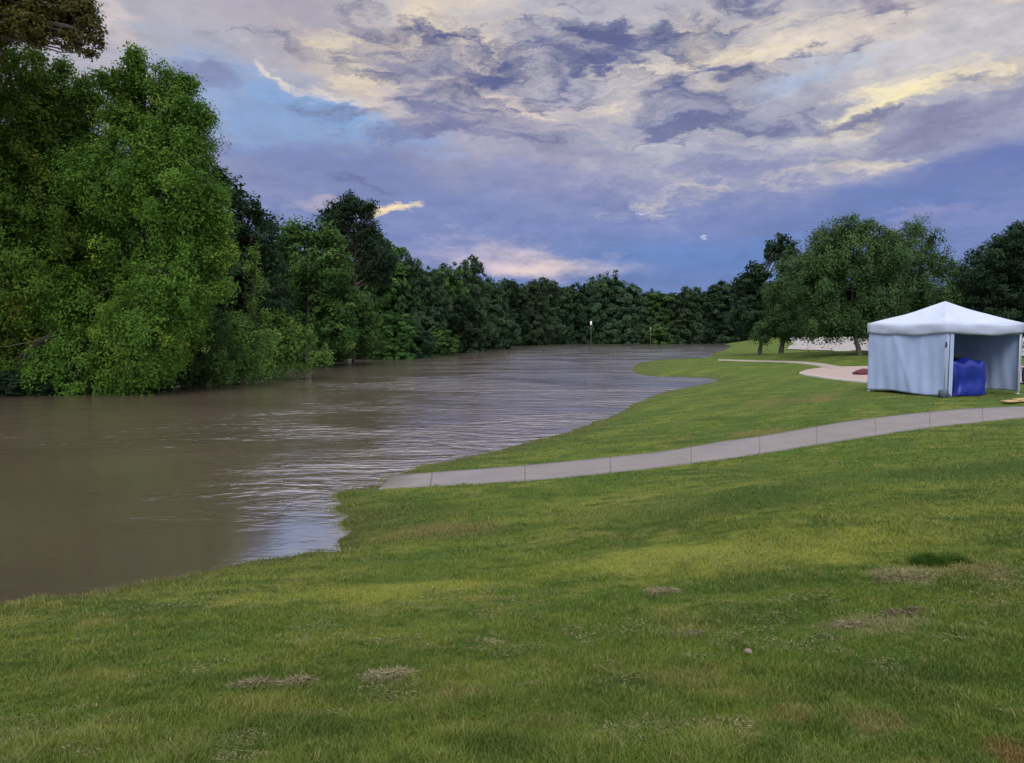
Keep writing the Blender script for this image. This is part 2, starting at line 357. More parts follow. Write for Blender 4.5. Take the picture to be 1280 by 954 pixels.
def ground_mat(blade=False):
    m, nt, b, out = newmat('grass_blades_green' if blade else 'lawn_turf')
    g = nt.new('ShaderNodeNewGeometry').outputs['Position']
    big = nt.noise(g, .22, 3, .5); mid = nt.noise(nt.vmap(g, rot=(0, 0, R(22)), scale=(.35, 1.5, 1)), 1.5, 5, .6, .4); sm = nt.noise(g, 9, 5, .65)
    pat = nt.noise(nt.vmap(g, scale=(.6, 1, 1)), 1.9, 4, .62, .6)
    c = nt.mix(nt.mapr(mid, .38, .62), (.054, .092, .014), (.178, .202, .034))
    c = nt.mix(nt.mapr(big, .42, .62, 0, .75), c, (.078, .138, .016))
    c = nt.mix(nt.mapr(pat, .52, .68, 0, .6, True), c, (.25, .22, .06))
    c = nt.mix(nt.mapr(sm, .54, .74, 0, .6), c, (.21, .18, .085))
    c = nt.mix(nt.mapr(nt.noise(nt.vmap(g, scale=(.8, 1.3, 1)), 3.4, 5, .66, .5), .50, .64, 0, .72, True), c, (.032, .070, .008))
    c = nt.mix(nt.mapr(nt.noise(nt.vmap(g, loc=(9, 4, 2), scale=(.9, 1.3, 1)), 4.2, 5, .7, .6), .58, .72, 0, .7, True), c, (.23, .17, .075))
    spots = [(1140, 720, .45, .12, (.30, .25, .14)), (1085, 905, .28, .08, (.20, .17, .07)), (570, 870, .3, .05, (.18, .15, .06)), (300, 880, .42, .07, (.20, .19, .05)), (690, 905, .35, .06, (.15, .14, .05)), (1240, 715, .4, .1, (.20, .16, .075)), (1265, 945, .16, .07, (.22, .10, .05)), (1120, 850, .9, .16, (.030, .062, .010)), (960, 770, .7, .10, (.045, .085, .012)), (350, 915, .8, .09, (.034, .068, .010)), (640, 935, .5, .08, (.032, .062, .010)), (700, 560, .1, .1, (.05, .08, .012)), (760, 860, .5, .10, (.038, .075, .012)), (500, 640, 1.4, .30, (.060, .080, .016)), (900, 625, 2.4, .30, (.045, .085, .014)), (1200, 590, 3.0, .40, (.045, .085, .014)), (860, 850, .3, .06, (.17, .16, .05)), (1000, 895, .22, .05, (.18, .15, .05)), (1090, 780, .5, .10, (.25, .22, .12)), (825, 740, .16, .06, (.32, .28, .19)), (900, 690, 3.2, .30, (.27, .28, .05)), (520, 735, 2.4, .16, (.25, .26, .045)), (780, 640, 1.6, .2, (.13, .15, .035)), (560, 660, 1.2, .25, (.15, .12, .045)), (960, 540, 2.5, .35, (.16, .14, .045)), (1000, 500, 3, .6, (.17, .14, .05))]
    for px, py, rx, ry, rgb in spots:
        x, y, z = G(px, py)
        q = nt.vmap(g, loc=(float(x[0]), float(y[0]), 0), scale=(rx, ry * 3, 100), typ='TEXTURE')
        ln = nt.new('ShaderNodeVectorMath', operation='LENGTH'); nt.con(q, ln.inputs[0])
        v = nt.math('ADD', nt.math('SUBTRACT', 1, ln.outputs['Value']), nt.math('MULTIPLY', nt.math('SUBTRACT', pat, .5), 2.2))
        c = nt.mix(nt.mapr(v, .05, .8, 0, .85, True), c, rgb)
    # mower stripes, strongest on the lawn beyond the path
    sp0 = nt.new('ShaderNodeSeparateXYZ'); nt.con(nt.vmap(g, rot=(0, 0, R(33))), sp0.inputs[0])
    sp1 = nt.new('ShaderNodeSeparateXYZ'); nt.con(g, sp1.inputs[0])
    wv = nt.math('SINE', nt.math('ADD', nt.math('MULTIPLY', sp0.outputs[0], 3.3), nt.math('MULTIPLY', pat, 1.6)))
    c = nt.mix(nt.math('MULTIPLY', nt.mapr(wv, -.5, .5, 0, 1), nt.mapr(sp1.outputs[1], 8, 18, .10, .38)), c, (.055, .105, .018))
    # brown wet margin along the water: mud stain by height
    sp = nt.new('ShaderNodeSeparateXYZ'); nt.con(g, sp.inputs[0])
    hgt = nt.math('ADD', sp.outputs[2], nt.math('MULTIPLY', nt.math('SUBTRACT', pat, .5), .16))
    c = nt.mix(nt.mapr(hgt, .0, .14, .55, 0), c, (.085, .065, .03))
    if not blade: c = nt.mix(1.0, c, (.78, .82, .78), 'MULTIPLY')
    if blade:
        at_ = nt.new('ShaderNodeAttribute', attribute_name='tint'); t = at_.outputs['Fac']
        c = nt.mix(nt.mapr(t, 0, 1, .0, .55), c, (.20, .26, .035))
        c = nt.mix(nt.mapr(t, .86, 1.0, 0, .8), c, (.30, .26, .12))
        c = nt.mix(nt.mapr(t, .0, .25, .3, 0), c, (.035, .065, .014))
        b.inputs['Roughness'].default_value = .55; b.inputs['Specular IOR Level'].default_value = .3
        tr = nt.new('ShaderNodeBsdfTranslucent'); nt.con(c, tr.inputs[0]); mx = nt.new('ShaderNodeMixShader'); mx.inputs[0].default_value = .3
        nt.con(b.outputs[0], mx.inputs[1]); nt.con(tr.outputs[0], mx.inputs[2]); nt.con(mx.outputs[0], out.inputs[0])
    else:
        b.inputs['Roughness'].default_value = .9; b.inputs['Specular IOR Level'].default_value = .15
        bp = nt.new('ShaderNodeBump'); bp.inputs['Distance'].default_value = .05; nt.con(nt.noise(g, 14, 6, .7), bp.inputs['Height']); nt.con(bp.outputs[0], b.inputs['Normal'])
    nt.con(c, b.inputs['Base Color'])
    return m
def build_ground():
    az = np.unique(np.concatenate([np.arange(-180, -42, 3), np.arange(-42, 42.01, .22), np.arange(42, 181, 3)])); az = np.radians(az[az < 179.9])
    r = np.concatenate([[.01, .3], .5 * 1.0245 ** np.arange(0, 345)]); r = r[r < 2500]
    A_, R_ = np.meshgrid(az, r); x = R_ * np.sin(A_); y = R_ * np.cos(A_); z = terrain(x.ravel(), y.ravel())
    v = np.stack([x.ravel(), y.ravel(), z], -1); na = len(az); nr = len(r)
    i, j = np.meshgrid(np.arange(nr - 1), np.arange(na), indexing='ij'); j2 = (j + 1) % na
    q = np.stack([i * na + j, i * na + j2, (i + 1) * na + j2, (i + 1) * na + j], -1).reshape(-1, 4)[:, ::-1]
    o = mesh_np('ground', v, q, None, ground_mat(), smooth=True); tag(o, kind='structure')
build_ground()

# ------------------------------------------------------------------ water
def build_water():
    m, nt, b, out = newmat('muddy_flood_water')
    g = nt.new('ShaderNodeNewGeometry').outputs['Position']
    big = nt.noise(nt.vmap(g, scale=(.5, 1, 1)), .12, 4, .55, .5)
    c = nt.mix(nt.mapr(big, .3, .7), (.095, .068, .048), (.150, .108, .078))
    nt.con(c, b.inputs['Base Color'])
    b.inputs['IOR'].default_value = 1.65; b.inputs['Specular IOR Level'].default_value = .5
    rip = nt.noise(nt.vmap(g, rot=(0, 0, R(28)), scale=(.8, 1.35, 1)), 2.6, 3, .6, .9)
    swl = nt.noise(nt.vmap(g, rot=(0, 0, R(-12)), scale=(.5, 1.1, 1)), .8, 3, .55, 1.2)
    # ripple strength: strong along the current and over the drowned path, calm in the near left pool
    calm = nt.mapr(nt.noise(nt.vmap(g, rot=(0, 0, R(15)), scale=(.5, 1, 1)), .17, 4, .6, 1.0), .38, .60, .22, 1.15, True)
    x0, y0 = P(120, 640)
    q = nt.vmap(g, loc=(float(x0), float(y0), 0), rot=(0, 0, R(20)), scale=(6.5, 5.5, 100), typ='TEXTURE')
    ln = nt.new('ShaderNodeVectorMath', operation='LENGTH'); nt.con(q, ln.inputs[0])
    pool = nt.mapr(nt.math('ADD', ln.outputs['Value'], nt.math('MULTIPLY', nt.math('SUBTRACT', nt.noise(g, .5, 4, .6, .5), .5), 1.6)), .45, 1.6, .10, 1.0, True)
    amp = nt.math('MULTIPLY', calm, pool)
    # riffle where the current crosses the drowned path
    x1, y1 = P(425, 600)
    q = nt.vmap(g, loc=(float(x1), float(y1), 0), rot=(0, 0, R(35)), scale=(6.0, 3.2, 100), typ='TEXTURE')
    ln = nt.new('ShaderNodeVectorMath', operation='LENGTH'); nt.con(q, ln.inputs[0])
    amp = nt.math('ADD', amp, nt.mapr(nt.math('ADD', ln.outputs['Value'], nt.math('MULTIPLY', nt.math('SUBTRACT', nt.noise(g, .6, 3, .6), .5), 1.2)), .0, 1.25, .8, 0, True))
    h = nt.math('ADD', nt.math('MULTIPLY', rip, .35), swl)
    bp = nt.new('ShaderNodeBump'); bp.inputs['Strength'].default_value = 1.0; bp.inputs['Distance'].default_value = 1
    nt.con(nt.math('MULTIPLY', nt.math('MULTIPLY', nt.math('SUBTRACT', h, .67), amp), .12), bp.inputs['Height']); nt.con(bp.outputs[0], b.inputs['Normal'])
    # shallow-angle mirror over a muddy body
    gl = nt.new('ShaderNodeBsdfAnisotropic'); gl.inputs['Color'].default_value = (.95, .96, 1, 1); gl.inputs['Roughness'].default_value = .13; nt.con(bp.outputs[0], gl.inputs['Normal'])
    df = nt.new('ShaderNodeBsdfDiffuse'); nt.con(c, df.inputs[0])
    fr = nt.new('ShaderNodeFresnel'); fr.inputs['IOR'].default_value = 6.0
    mx = nt.new('ShaderNodeMixShader'); nt.con(nt.math('POWER', fr.outputs[0], .55), mx.inputs[0]); nt.con(df.outputs[0], mx.inputs[1]); nt.con(gl.outputs[0], mx.inputs[2]); nt.con(mx.outputs[0], out.inputs[0])
    n = 40; xs = np.linspace(-420, 260, n); ys = np.linspace(-130, 330, n); X_, Y_ = np.meshgrid(xs, ys)
    v = np.stack([X_.ravel(), Y_.ravel(), np.zeros(n * n)], -1)
    i, j = np.meshgrid(np.arange(n - 1), np.arange(n - 1), indexing='ij')
    q = np.stack([i * n + j, i * n + j + 1, (i + 1) * n + j + 1, (i + 1) * n + j], -1).reshape(-1, 4)
    tag(mesh_np('water', v, q, None, m), kind='structure')
build_water()

# ------------------------------------------------------------------ path, patio, walkway, lot
def concrete(name, c1, c2, joint=0.0, ju='Y', stain=(.12, .10, .08)):
    m, nt, b, out = newmat(name)
    g = nt.new('ShaderNodeNewGeometry').outputs['Position']
    c = nt.mix(nt.mapr(nt.noise(g, 1.3, 5, .65), .3, .7), c1, c2)
    c = nt.mix(nt.mapr(nt.noise(g, 22, 4, .7), .5, .8, 0, .35), c, stain)
    c = nt.mix(nt.mapr(nt.noise(g, .8, 4, .6, .6), .58, .75, 0, .4), c, stain)
    if joint:
        a = nt.new('ShaderNodeAttribute', attribute_name='along').outputs['Fac']
        fr = nt.math('ABSOLUTE', nt.math('SUBTRACT', nt.math('FRACT', nt.math('DIVIDE', a, joint)), .5))
        jm = nt.mapr(fr, .005, .012, .55, 0)
        c = nt.mix(jm, c, (.05, .04, .035))
        # each slab weathers a little differently
        wn = nt.new('ShaderNodeTexWhiteNoise', noise_dimensions='1D'); nt.con(nt.math('ROUND', nt.math('DIVIDE', a, joint)), wn.inputs['W'])
        c = nt.mix(nt.mapr(wn.outputs['Value'], 0, 1, 0, .28), c, (.17, .15, .14))
    nt.con(c, b.inputs['Base Color']); sz = nt.new('ShaderNodeSeparateXYZ'); nt.con(g, sz.inputs[0]); c = nt.mix(nt.mapr(nt.math('ADD', sz.outputs[2], nt.math('MULTIPLY', nt.noise(g, 3, 4, .6), .12)), .05, .17, .75, 0), c, (.055, .042, .03))
    nt.con(c, b.inputs['Base Color']); b.inputs['Roughness'].default_value = .85; b.inputs['Specular IOR Level'].default_value = .3
    bp = nt.new('ShaderNodeBump'); bp.inputs['Distance'].default_value = .004; nt.con(nt.noise(g, 60, 4, .7), bp.inputs['Height']); nt.con(bp.outputs[0], b.inputs['Normal'])
    return m
def strip(name, U, L, mat, lift, nx=8, under=.15):
    ux, uy, _ = U; lx, ly, _ = L; n = len(ux); v = []; al = []
    mx, my = (ux + lx) / 2, (uy + ly) / 2; s = np.concatenate([[0], np.cumsum(np.hypot(np.diff(mx), np.diff(my)))])
    T = np.linspace(0, 1, nx)
    for t in T:
        X_ = ux + (lx - ux) * t; Y_ = uy + (ly - uy) * t; v.append(np.stack([X_, Y_, terrain(X_, Y_) + lift], -1)); al.append(s)
    for t in (0, 1):
        X_ = ux + (lx - ux) * t; Y_ = uy + (ly - uy) * t; v.append(np.stack([X_, Y_, terrain(X_, Y_) - under], -1)); al.append(s)
    v = np.concatenate(v); al = np.concatenate(al); q = []
    for k in range(nx - 1):
        for i in range(n - 1): q.append((k * n + i, (k + 1) * n + i, (k + 1) * n + i + 1, k * n + i + 1))
    for a, b_ in ((nx, 0), (nx - 1, nx + 1)):
        for i in range(n - 1): q.append((a * n + i, b_ * n + i, b_ * n + i + 1, a * n + i + 1))
    return mesh_np(name, v, q, None, mat, attr={'along': ('POINT', al)})
tag(strip('path', (ux, uy, uz), (lx, ly, lz), concrete('path_concrete', (.165, .150, .152), (.215, .197, .198), 1.83), .03), kind='structure')
tag(strip('walkway', wu, wl, concrete('walkway_concrete', (.27, .235, .2), (.34, .3, .26)), .05, 3), kind='structure')
def sheet(name, poly, mat, lift, step):
    x0, y0 = poly.min(0); x1, y1 = poly.max(0)
    import mathutils
    from mathutils.geometry import delaunay_2d_cdt
    pts = []
    n = len(poly)
    for i in range(n):
        a, b_ = poly[i], poly[(i + 1) % n]; k = max(1, int(np.hypot(*(b_ - a)) / step))
        for t in range(k): pts.append(tuple(a + (b_ - a) * t / k))
    nb = len(pts)
    gx, gy = np.meshgrid(np.arange(x0, x1, step), np.arange(y0, y1, step)); gx = gx.ravel(); gy = gy.ravel()
    ii = inside(np.array(pts), gx, gy); pts += list(zip(gx[ii], gy[ii]))
    res = delaunay_2d_cdt([mathutils.Vector(p) for p in pts], [], [list(range(nb))], 1, 1e-4)
    v2 = np.array([tuple(p) for p in res[0]]); f = [tuple(t) for t in res[2]]
    z = terrain(v2[:, 0], v2[:, 1]) + lift
    return mesh_np(name, np.column_stack([v2, z]), None, f, mat)
def paver_mat():
    m, nt, b, out = newmat('pink_brick_paving'); g = nt.new('ShaderNodeNewGeometry').outputs['Position']
    br = nt.new('ShaderNodeTexBrick'); nt.con(g, br.inputs['Vector']); br.inputs['Scale'].default_value = 2.2
    br.inputs['Color1'].default_value = (.31, .215, .20, 1); br.inputs['Color2'].default_value = (.36, .26, .24, 1); br.inputs['Mortar'].default_value = (.33, .27, .24, 1)
    c = nt.mix(nt.mapr(nt.noise(g, .7, 4, .6), .35, .7, 0, .5), br.outputs['Color'], (.28, .235, .22))
    nt.con(c, b.inputs['Base Color']); b.inputs['Roughness'].default_value = .85; return m
# the patio is clipped away from the path so the two never cross
tag(sheet('patio', PATIO, paver_mat(), .05, 1.0), kind='structure')
pe = np.array([patio_px[k] for k in (0, 15, 14, 13, 12, 11)], float)
pu = edge([tuple(a) for a in pe], 60); pl = edge([(a[0] - (1.5 if k == 0 else 0), a[1] + 1.3) for k, a in enumerate(pe)], 60)
tag(strip('patio_edge', pu, pl, concrete('patio_edge_concrete', (.36, .33, .30), (.43, .39, .36)), .07, 3), kind='structure')
tag(sheet('parking_lot', LOT, concrete('lot_concrete', (.26, .24, .24), (.34, .31, .30)), .08, 4.0), kind='structure')

# ------------------------------------------------------------------ grass blades
def build_grass():
    N = 620000
    py = rng.uniform(446, 1060, N); px = rng.uniform(-90, 1370, N)
    keep = rng.uniform(0, 1, N) < np.where(py > 520, 1, .55)
    px, py = px[keep], py[keep]
    x, y, z = G(px, py); sd = sdist(x, y)
    d = np.hypot(x, y)
    ok = (sd > -.22) & (z > -.035) & (d < 75) & (d > 1.0) & ~inside(PATIO, x, y) & ~inside(WALK, x, y) & (np.abs((z - CAMZ)) > 0) & ~inside(LOT, x, y)
    ip = inside(PATH_POLY, x + (vnoise(x * 9, y * 9, 21) - .5) * .12, y + (vnoise(x * 5, y * 5, 22) - .5) * .26); ok &= ~ip
    x, y, z, d, sd = [a[ok] for a in (x, y, z, d, sd)]
    n = len(x)
    clump = vnoise(x * 2.3, y * 2.3, 5) * .5 + vnoise(x * 6, y * 6, 6) * .5
    h = (.009 + .062 * clump ** 2.4 + rng.uniform(0, .014, n)) * np.clip(1.1 - d / 60, .7, 1.1)
    h *= np.where(rng.uniform(0, 1, n) < .015, 1.7, 1)
    h = np.where(sd < .35, h * 1.25, h)
    wd = np.maximum(.0036, d * .0008) * rng.uniform(.7, 1.3, n)
    a = rng.uniform(0, 2 * np.pi, n); bx, by = np.cos(a) * wd / 2, np.sin(a) * wd / 2
    la = rng.uniform(0, 2 * np.pi, n); ll = rng.uniform(.2, 1.3, n) * h; la = la + vnoise(x * 2, y * 2, 9) * 4
    tx, ty = np.cos(la) * ll, np.sin(la) * ll
    v = np.empty((n, 5, 3)); z0 = z - .006
    v[:, 0] = np.stack([x - bx, y - by, z0], -1); v[:, 1] = np.stack([x + bx, y + by, z0], -1)
    mx_, my_, mz = x + tx * .35, y + ty * .35, z + h * .62
    v[:, 2] = np.stack([mx_ + bx * .8, my_ + by * .8, mz], -1); v[:, 3] = np.stack([mx_ - bx * .8, my_ - by * .8, mz], -1)
    v[:, 4] = np.stack([x + tx, y + ty, z + h * .95], -1)
    b = np.arange(n) * 5
    q = np.stack([b, b + 1, b + 2, b + 3], -1); t = np.stack([b + 3, b + 2, b + 4], -1)
    tint = np.clip(rng.normal(.45, .22, n) + (clump - .5) * .7, 0, 1); tint = np.concatenate([tint, tint])
    o = mesh_np('grass', v.reshape(-1, 3), q, t, ground_mat(True), attr={'tint': ('FACE', tint)})
    tag(o, 'short mown green lawn grass with dry tan patches', 'grass', kind='stuff')
build_grass()

# ------------------------------------------------------------------ trees
def leaf_mat(name, dark, light, accent, acc=.12, trans=.3):
    m, nt, b, out = newmat(name)
    t = nt.new('ShaderNodeAttribute', attribute_name='tint').outputs['Fac']
    tc = nt.new('ShaderNodeTexCoord').outputs['Object']
    oi = nt.new('ShaderNodeObjectInfo').outputs['Random']
    n = nt.noise(tc, .45, 3, .55)
    f = nt.math('ADD', nt.math('MULTIPLY', t, .6), nt.math('MULTIPLY', nt.math('SUBTRACT', n, .3), .8), clamp=True)
    c = nt.mix(f, dark, light)
    c = nt.mix(nt.mapr(nt.math('ADD', t, nt.math('MULTIPLY', nt.math('SUBTRACT', nt.noise(tc, .25, 3, .5), .5), 1.6)), 1.0 - acc, 1.15, 0, .8), c, accent)
    hs = nt.new('ShaderNodeHueSaturation'); nt.con(c, hs.inputs['Color']); nt.con(nt.mapr(oi, 0, 1, .95, 1.45), hs.inputs['Value']); nt.con(nt.mapr(oi, 0, 1, .49, .512), hs.inputs['Hue'])
    c = hs.outputs[0]
    nt.con(c, b.inputs['Base Color']); b.inputs['Roughness'].default_value = .7; b.inputs['Specular IOR Level'].default_value = .08
    tr = nt.new('ShaderNodeBsdfTranslucent'); nt.con(c, tr.inputs[0]); mx = nt.new('ShaderNodeMixShader'); mx.inputs[0].default_value = trans
    nt.con(b.outputs[0], mx.inputs[1]); nt.con(tr.outputs[0], mx.inputs[2]); nt.con(mx.outputs[0], out.inputs[0])
    return m
M = dict(
    bright=leaf_mat('leaf_bright_green', (.040, .098, .016), (.110, .210, .030), (.24, .27, .035), .18, .38),
    mid=leaf_mat('leaf_mid_green', (.026, .064, .018), (.066, .126, .030), (.11, .16, .03), .08),
    dark=leaf_mat('leaf_dark_green', (.014, .032, .017), (.032, .060, .026), (.05, .085, .03), .05),
    far=leaf_mat('leaf_far_green', (.026, .050, .028), (.054, .092, .040), (.075, .11, .035), .08),
    willow=leaf_mat('leaf_willow_green', (.034, .070, .024), (.074, .126, .044), (.11, .16, .05), .10),
    vine=leaf_mat('leaf_vine_green', (.046, .096, .020), (.130, .210, .044), (.20, .27, .06), .12),
    brown=leaf_mat('leaf_olive_brown', (.050, .040, .014), (.075, .075, .018), (.10, .07, .025), .2),
)
bark = simple('bark', (.075, .062, .05), .95, 0, .35, 5, .03)

def leaves(centres, radii, per, size, flat=.7, droop=.0, outc=None, clumpr=.5):
    """leaf sprays: every lobe holds many small sprays near its skin, every spray many leaf blades"""
    C_ = []; RR = []; OUT = []; CT = []
    for c, r in zip(centres, radii):
        r = np.asarray(r) if hasattr(r, '__len__') else np.array([r, r, r])
        m = max(5, int(per * (r[0] * r[2]) ** 1.0))
        d = rng.normal(size=(m, 3)); d /= np.linalg.norm(d, axis=1, keepdims=True)
        rad = rng.uniform(.35, 1.0, m) ** .5 * rng.uniform(.85, 1.12, m)
        C_.append(c + d * rad[:, None] * r); OUT.append(d); CT.append(rng.uniform(0, 1, m))
    C_ = np.concatenate(C_); OUT = np.concatenate(OUT); CT = np.concatenate(CT)
    k = int(leaves.k)
    n = len(C_) * k; c = np.repeat(C_, k, 0); o = np.repeat(OUT, k, 0); ct = np.repeat(CT, k)
    sr = np.repeat(clumpr * rng.uniform(.5, 1.3, len(C_)), k)
    d = rng.normal(size=(n, 3)); d /= np.linalg.norm(d, axis=1, keepdims=True); rr = rng.uniform(0, 1, n) ** .5
    off = d * (rr * sr)[:, None]; off[:, 2] *= flat
    if droop: off[:, 2] -= np.abs(rng.normal(0, droop, n)) * sr
    p = c + off
    nrm = o * .8 + np.array([0, 0, .5]) + rng.normal(size=(n, 3)) * .42; nrm /= np.linalg.norm(nrm, axis=1, keepdims=True)
    u = np.cross(nrm, rng.normal(size=(n, 3))); u /= np.linalg.norm(u, axis=1, keepdims=True); w = np.cross(nrm, u)
    s = size * rng.uniform(.6, 1.35, n)[:, None]
    v = np.stack([p - u * s * .5, p + w * s * .28, p + u * s * .55 - nrm * s * .12, p - w * s * .28], 1)
    b = np.arange(n) * 4; q = np.stack([b, b + 1, b + 2, b + 3], -1)
    t = np.clip(ct * .8 + rng.uniform(0, .2, n), 0, 1)
    return v.reshape(-1, 3), q, t
leaves.k = 40

def limb_pts(a, b, n=7, wob=.04, sag=.0):
    a, b = np.array(a, float), np.array(b, float); L = np.linalg.norm(b - a); out = []
    for i in range(n):
        t = i / (n - 1); p = a + (b - a) * t; p[2] += sag * L * math.sin(math.pi * t)
        if 0 < i < n - 1: p += rng.normal(size=3) * wob * L * .5
        out.append(p)
    return out
def tree(name, base, cen, rad, mat, label, cat='tree', group=None, size=.2, per=10, k=40, clumpr=.55, flat=.7, droop=0., trunk_r=None, kind_trunk='trunk', trunks=1, split=.35):
    base = np.array(base, float); cen = np.array(cen, float)
    root = empty(name, base, label=label, cat=cat, group=group)
    leaves.k = k
    v, q, t = leaves(cen - base, rad, per, size, flat, droop, clumpr=clumpr)
    mesh_np('crown', v, q, None, mat, root, attr={'tint': ('FACE', t)})
    H = (cen[:, 2] - base[2]).max(); tr = trunk_r or H * .02
    mb = MB(); mean = cen.mean(0) - base
    for s in range(trunks):
        off = np.array([rng.uniform(-1, 1), rng.uniform(-1, 1), 0]) * (tr * 2.5 if trunks > 1 else 0)
        fork = np.array([mean[0] * .35, mean[1] * .35, H * split]) + off * 2
        top = np.array([mean[0] * .8, mean[1] * .8, H * .8]) + off * 3
        pts = limb_pts(off + [0, 0, -.5], fork, 5, .03) + limb_pts(fork, top, 5, .05)[1:]
        mb.tube(pts, [tr * (1.5 if i == 0 else 1.0) * (1 - .8 * i / (len(pts) - 1)) for i in range(len(pts))], 9)
        for c, r in list(zip(cen - base, rad))[s::trunks]:
            st = fork + (top - fork) * min(1, max(0, (c[2] - H * split * 1.1) / (H * .6))) * .8
            pp = limb_pts(st, c, 6, .06, .05); mb.tube(pp, [tr * .42 * (1 - .8 * i / 5) for i in range(6)], 6)
            for _ in range(3):
                e = c + rng.normal(size=3) * np.asarray(r) * .45; mb.tube(limb_pts(pp[3], e, 4, .06), [tr * .16, tr * .12, tr * .08, tr * .03], 4)
    mb.build(kind_trunk, bark, root, True)
    return root
def lobes_px(lst, depth, spread=.6, back=True, squash=1.0):
    cen = []; rad = []
    for (px, py, rp) in lst:
        r = rp * depth / F; dz = rng.uniform(-.5, .5) * r * spread * 2
        c = at(px, py, depth + dz); cen.append(c); rad.append(np.array([r, r * .9, r * squash]))
        if back: cen.append(c + np.array([rng.uniform(-.3, .3) * r, r * rng.uniform(1.0, 1.6), rng.uniform(-.3, .1) * r])); rad.append(np.array([r, r * .9, r]) * .9)
    return np.array(cen), rad
def gz(x, y): return float(terrain(np.array([x]), np.array([y]))[0])
def tree_px(name, bpx, depth, lst, mat, label, bd=0, **k):
    x = (bpx - 640) / F * (depth + bd); z = max(gz(x, depth + bd), -.6)
    cen, rad = lobes_px(lst, depth, back=k.pop('back', True), spread=k.pop('spread', .6))
    return tree(name, (x, depth + bd, z), cen, rad, mat, label, **k)

# --- big trees on the left bank
tree_px('overhanging_tree', -190, 31, [(-40,20,40),(5,30,22),(15,-5,42),(60,5,36),(95,12,26),(40,30,26),(112,38,13),(120,52,8),(88,50,14),(112,66,5),(-50,-10,70),(-120,60,90),(-150,180,90),(-200,-60,120)], M['brown'],
        'olive brown leafy branch hanging in from the upper left corner', size=.15, per=95, k=40, clumpr=.38, trunk_r=.35, back=False, split=.86)
tree_px('broadleaf_tree', 30, 36, [(18,95,40),(60,108,30),(95,128,22),(0,60,14),(40,62,8),(75,78,9),(104,96,8),(115,118,6),(30,165,60),(90,185,45),(-50,140,80),(10,240,75),(80,260,62),(-60,260,80),(30,330,75),(95,345,60),(0,410,70),(70,420,60),(20,455,38),(-60,400,80),(95,455,30)], M['bright'],
        'tall dense green tree at the left edge drooping to the water', size=.15, per=24, k=74, clumpr=.62, droop=.4, trunk_r=.4, bd=3)
tree_px('broadleaf_tree', 165, 34, [(168,62,6),(163,72,7),(172,86,13),(150,88,8),(140,105,6),(128,92,4),(205,86,12),(220,98,12),(235,98,5),(246,133,8),(256,140,5),(222,116,16),(268,240,8),(276,265,7),(282,310,8),(276,350,9),(150,110,10),(190,125,32),(150,140,22),(236,142,12),(215,165,36),(238,168,12),(170,180,48),(240,185,18),(130,215,48),(205,230,50),(248,232,24),(228,285,42),(262,262,15),(264,290,17),(262,318,15),(160,300,60),(215,345,48),(252,345,20),(120,370,60),(180,400,50),(228,385,26),(100,430,45),(150,445,32),(180,455,18),(60,462,30),(130,470,16),(20,470,26),(90,475,18),(150,470,18),(45,480,14),(200,445,22),(165,478,8)], M['bright'],
        'big bright green tree with yellowish lower leaves leaning over the river', size=.14, per=28, k=80, clumpr=.55, droop=.6, trunk_r=.35, bd=4)
# --- dark tree and vine-hung growth behind it
tree_px('dark_tree', 300, 46, [(262,225,22),(285,240,18),(278,285,32),(312,262,14),(330,275,16),(310,310,30),(335,320,22),(290,350,38),(330,370,30),(270,400,36)], M['dark'],
        'dark green tree right behind the big bright left tree', size=.26, per=15, k=44, clumpr=.6, trunk_r=.3)
tree_px('vine_column', 318, 43, [(320,312,9),(316,330,10),(322,350,10),(317,372,12),(322,395,14),(316,420,15),(320,445,16)], M['vine'],
        'upright trunk wrapped in pale green hanging vines by the water', cat='vine covered trunk', size=.17, per=40, k=40, clumpr=.35, droop=1.2, back=False, trunk_r=.2)
tree_px('vine_shrub', 235, 38, [(215,432,22),(245,420,24),(270,400,18),(230,455,22),(265,450,26),(200,462,16),(285,440,20)], M['mid'],
        'vine hung shrub in the shade under the big bright tree', cat='shrub', size=.18, per=34, k=44, clumpr=.4, droop=1.0, trunk_r=.12, back=False)
tree_px('vine_shrub', 300, 40.5, [(292,405,20),(310,425,20),(295,445,22),(325,450,18),(280,460,14),(335,420,14)], M['vine'],
        'vine draped shrub hanging to the water below the vine wrapped trunk', cat='shrub', size=.17, per=34, k=44, clumpr=.4, droop=1.2, trunk_r=.12, back=False)
tree_px('vine_shrub', 372, 45, [(345,400,17),(362,412,18),(380,420,17),(352,438,22),(380,442,18),(398,436,12),(335,455,12),(408,444,7)], M['vine'],
        'bright green arching shrub that reaches farthest over the river', cat='shrub', size=.18, per=36, k=44, clumpr=.4, droop=.8, trunk_r=.12, back=False)
tree_px('bank_tree', 385, 60, [(352,295,17),(372,290,15),(395,292,17),(415,300,17),(345,330,26),(380,325,28),(415,335,26),(360,365,32),(400,375,32),(430,380,26),(375,410,34),(420,415,26),(345,420,30)], M['mid'],
        'rounded mid green tree between the dark tree and the tall one', size=.3, per=13, k=44, clumpr=.75, trunk_r=.3)
tree_px('tall_tree', 440, 76, [(412,272,12),(420,262,12),(436,254,13),(452,262,12),(480,320,16),(405,300,14),(463,258,4),(430,276,14),(462,284,9),(470,297,8),(448,290,12),(425,305,16),(460,310,12),(440,330,22),(470,340,18),(420,345,20)], M['dark'],
        'tallest tree of the left bank, its thin top above the rest', size=.26, per=20, k=44, clumpr=.8, trunk_r=.3)
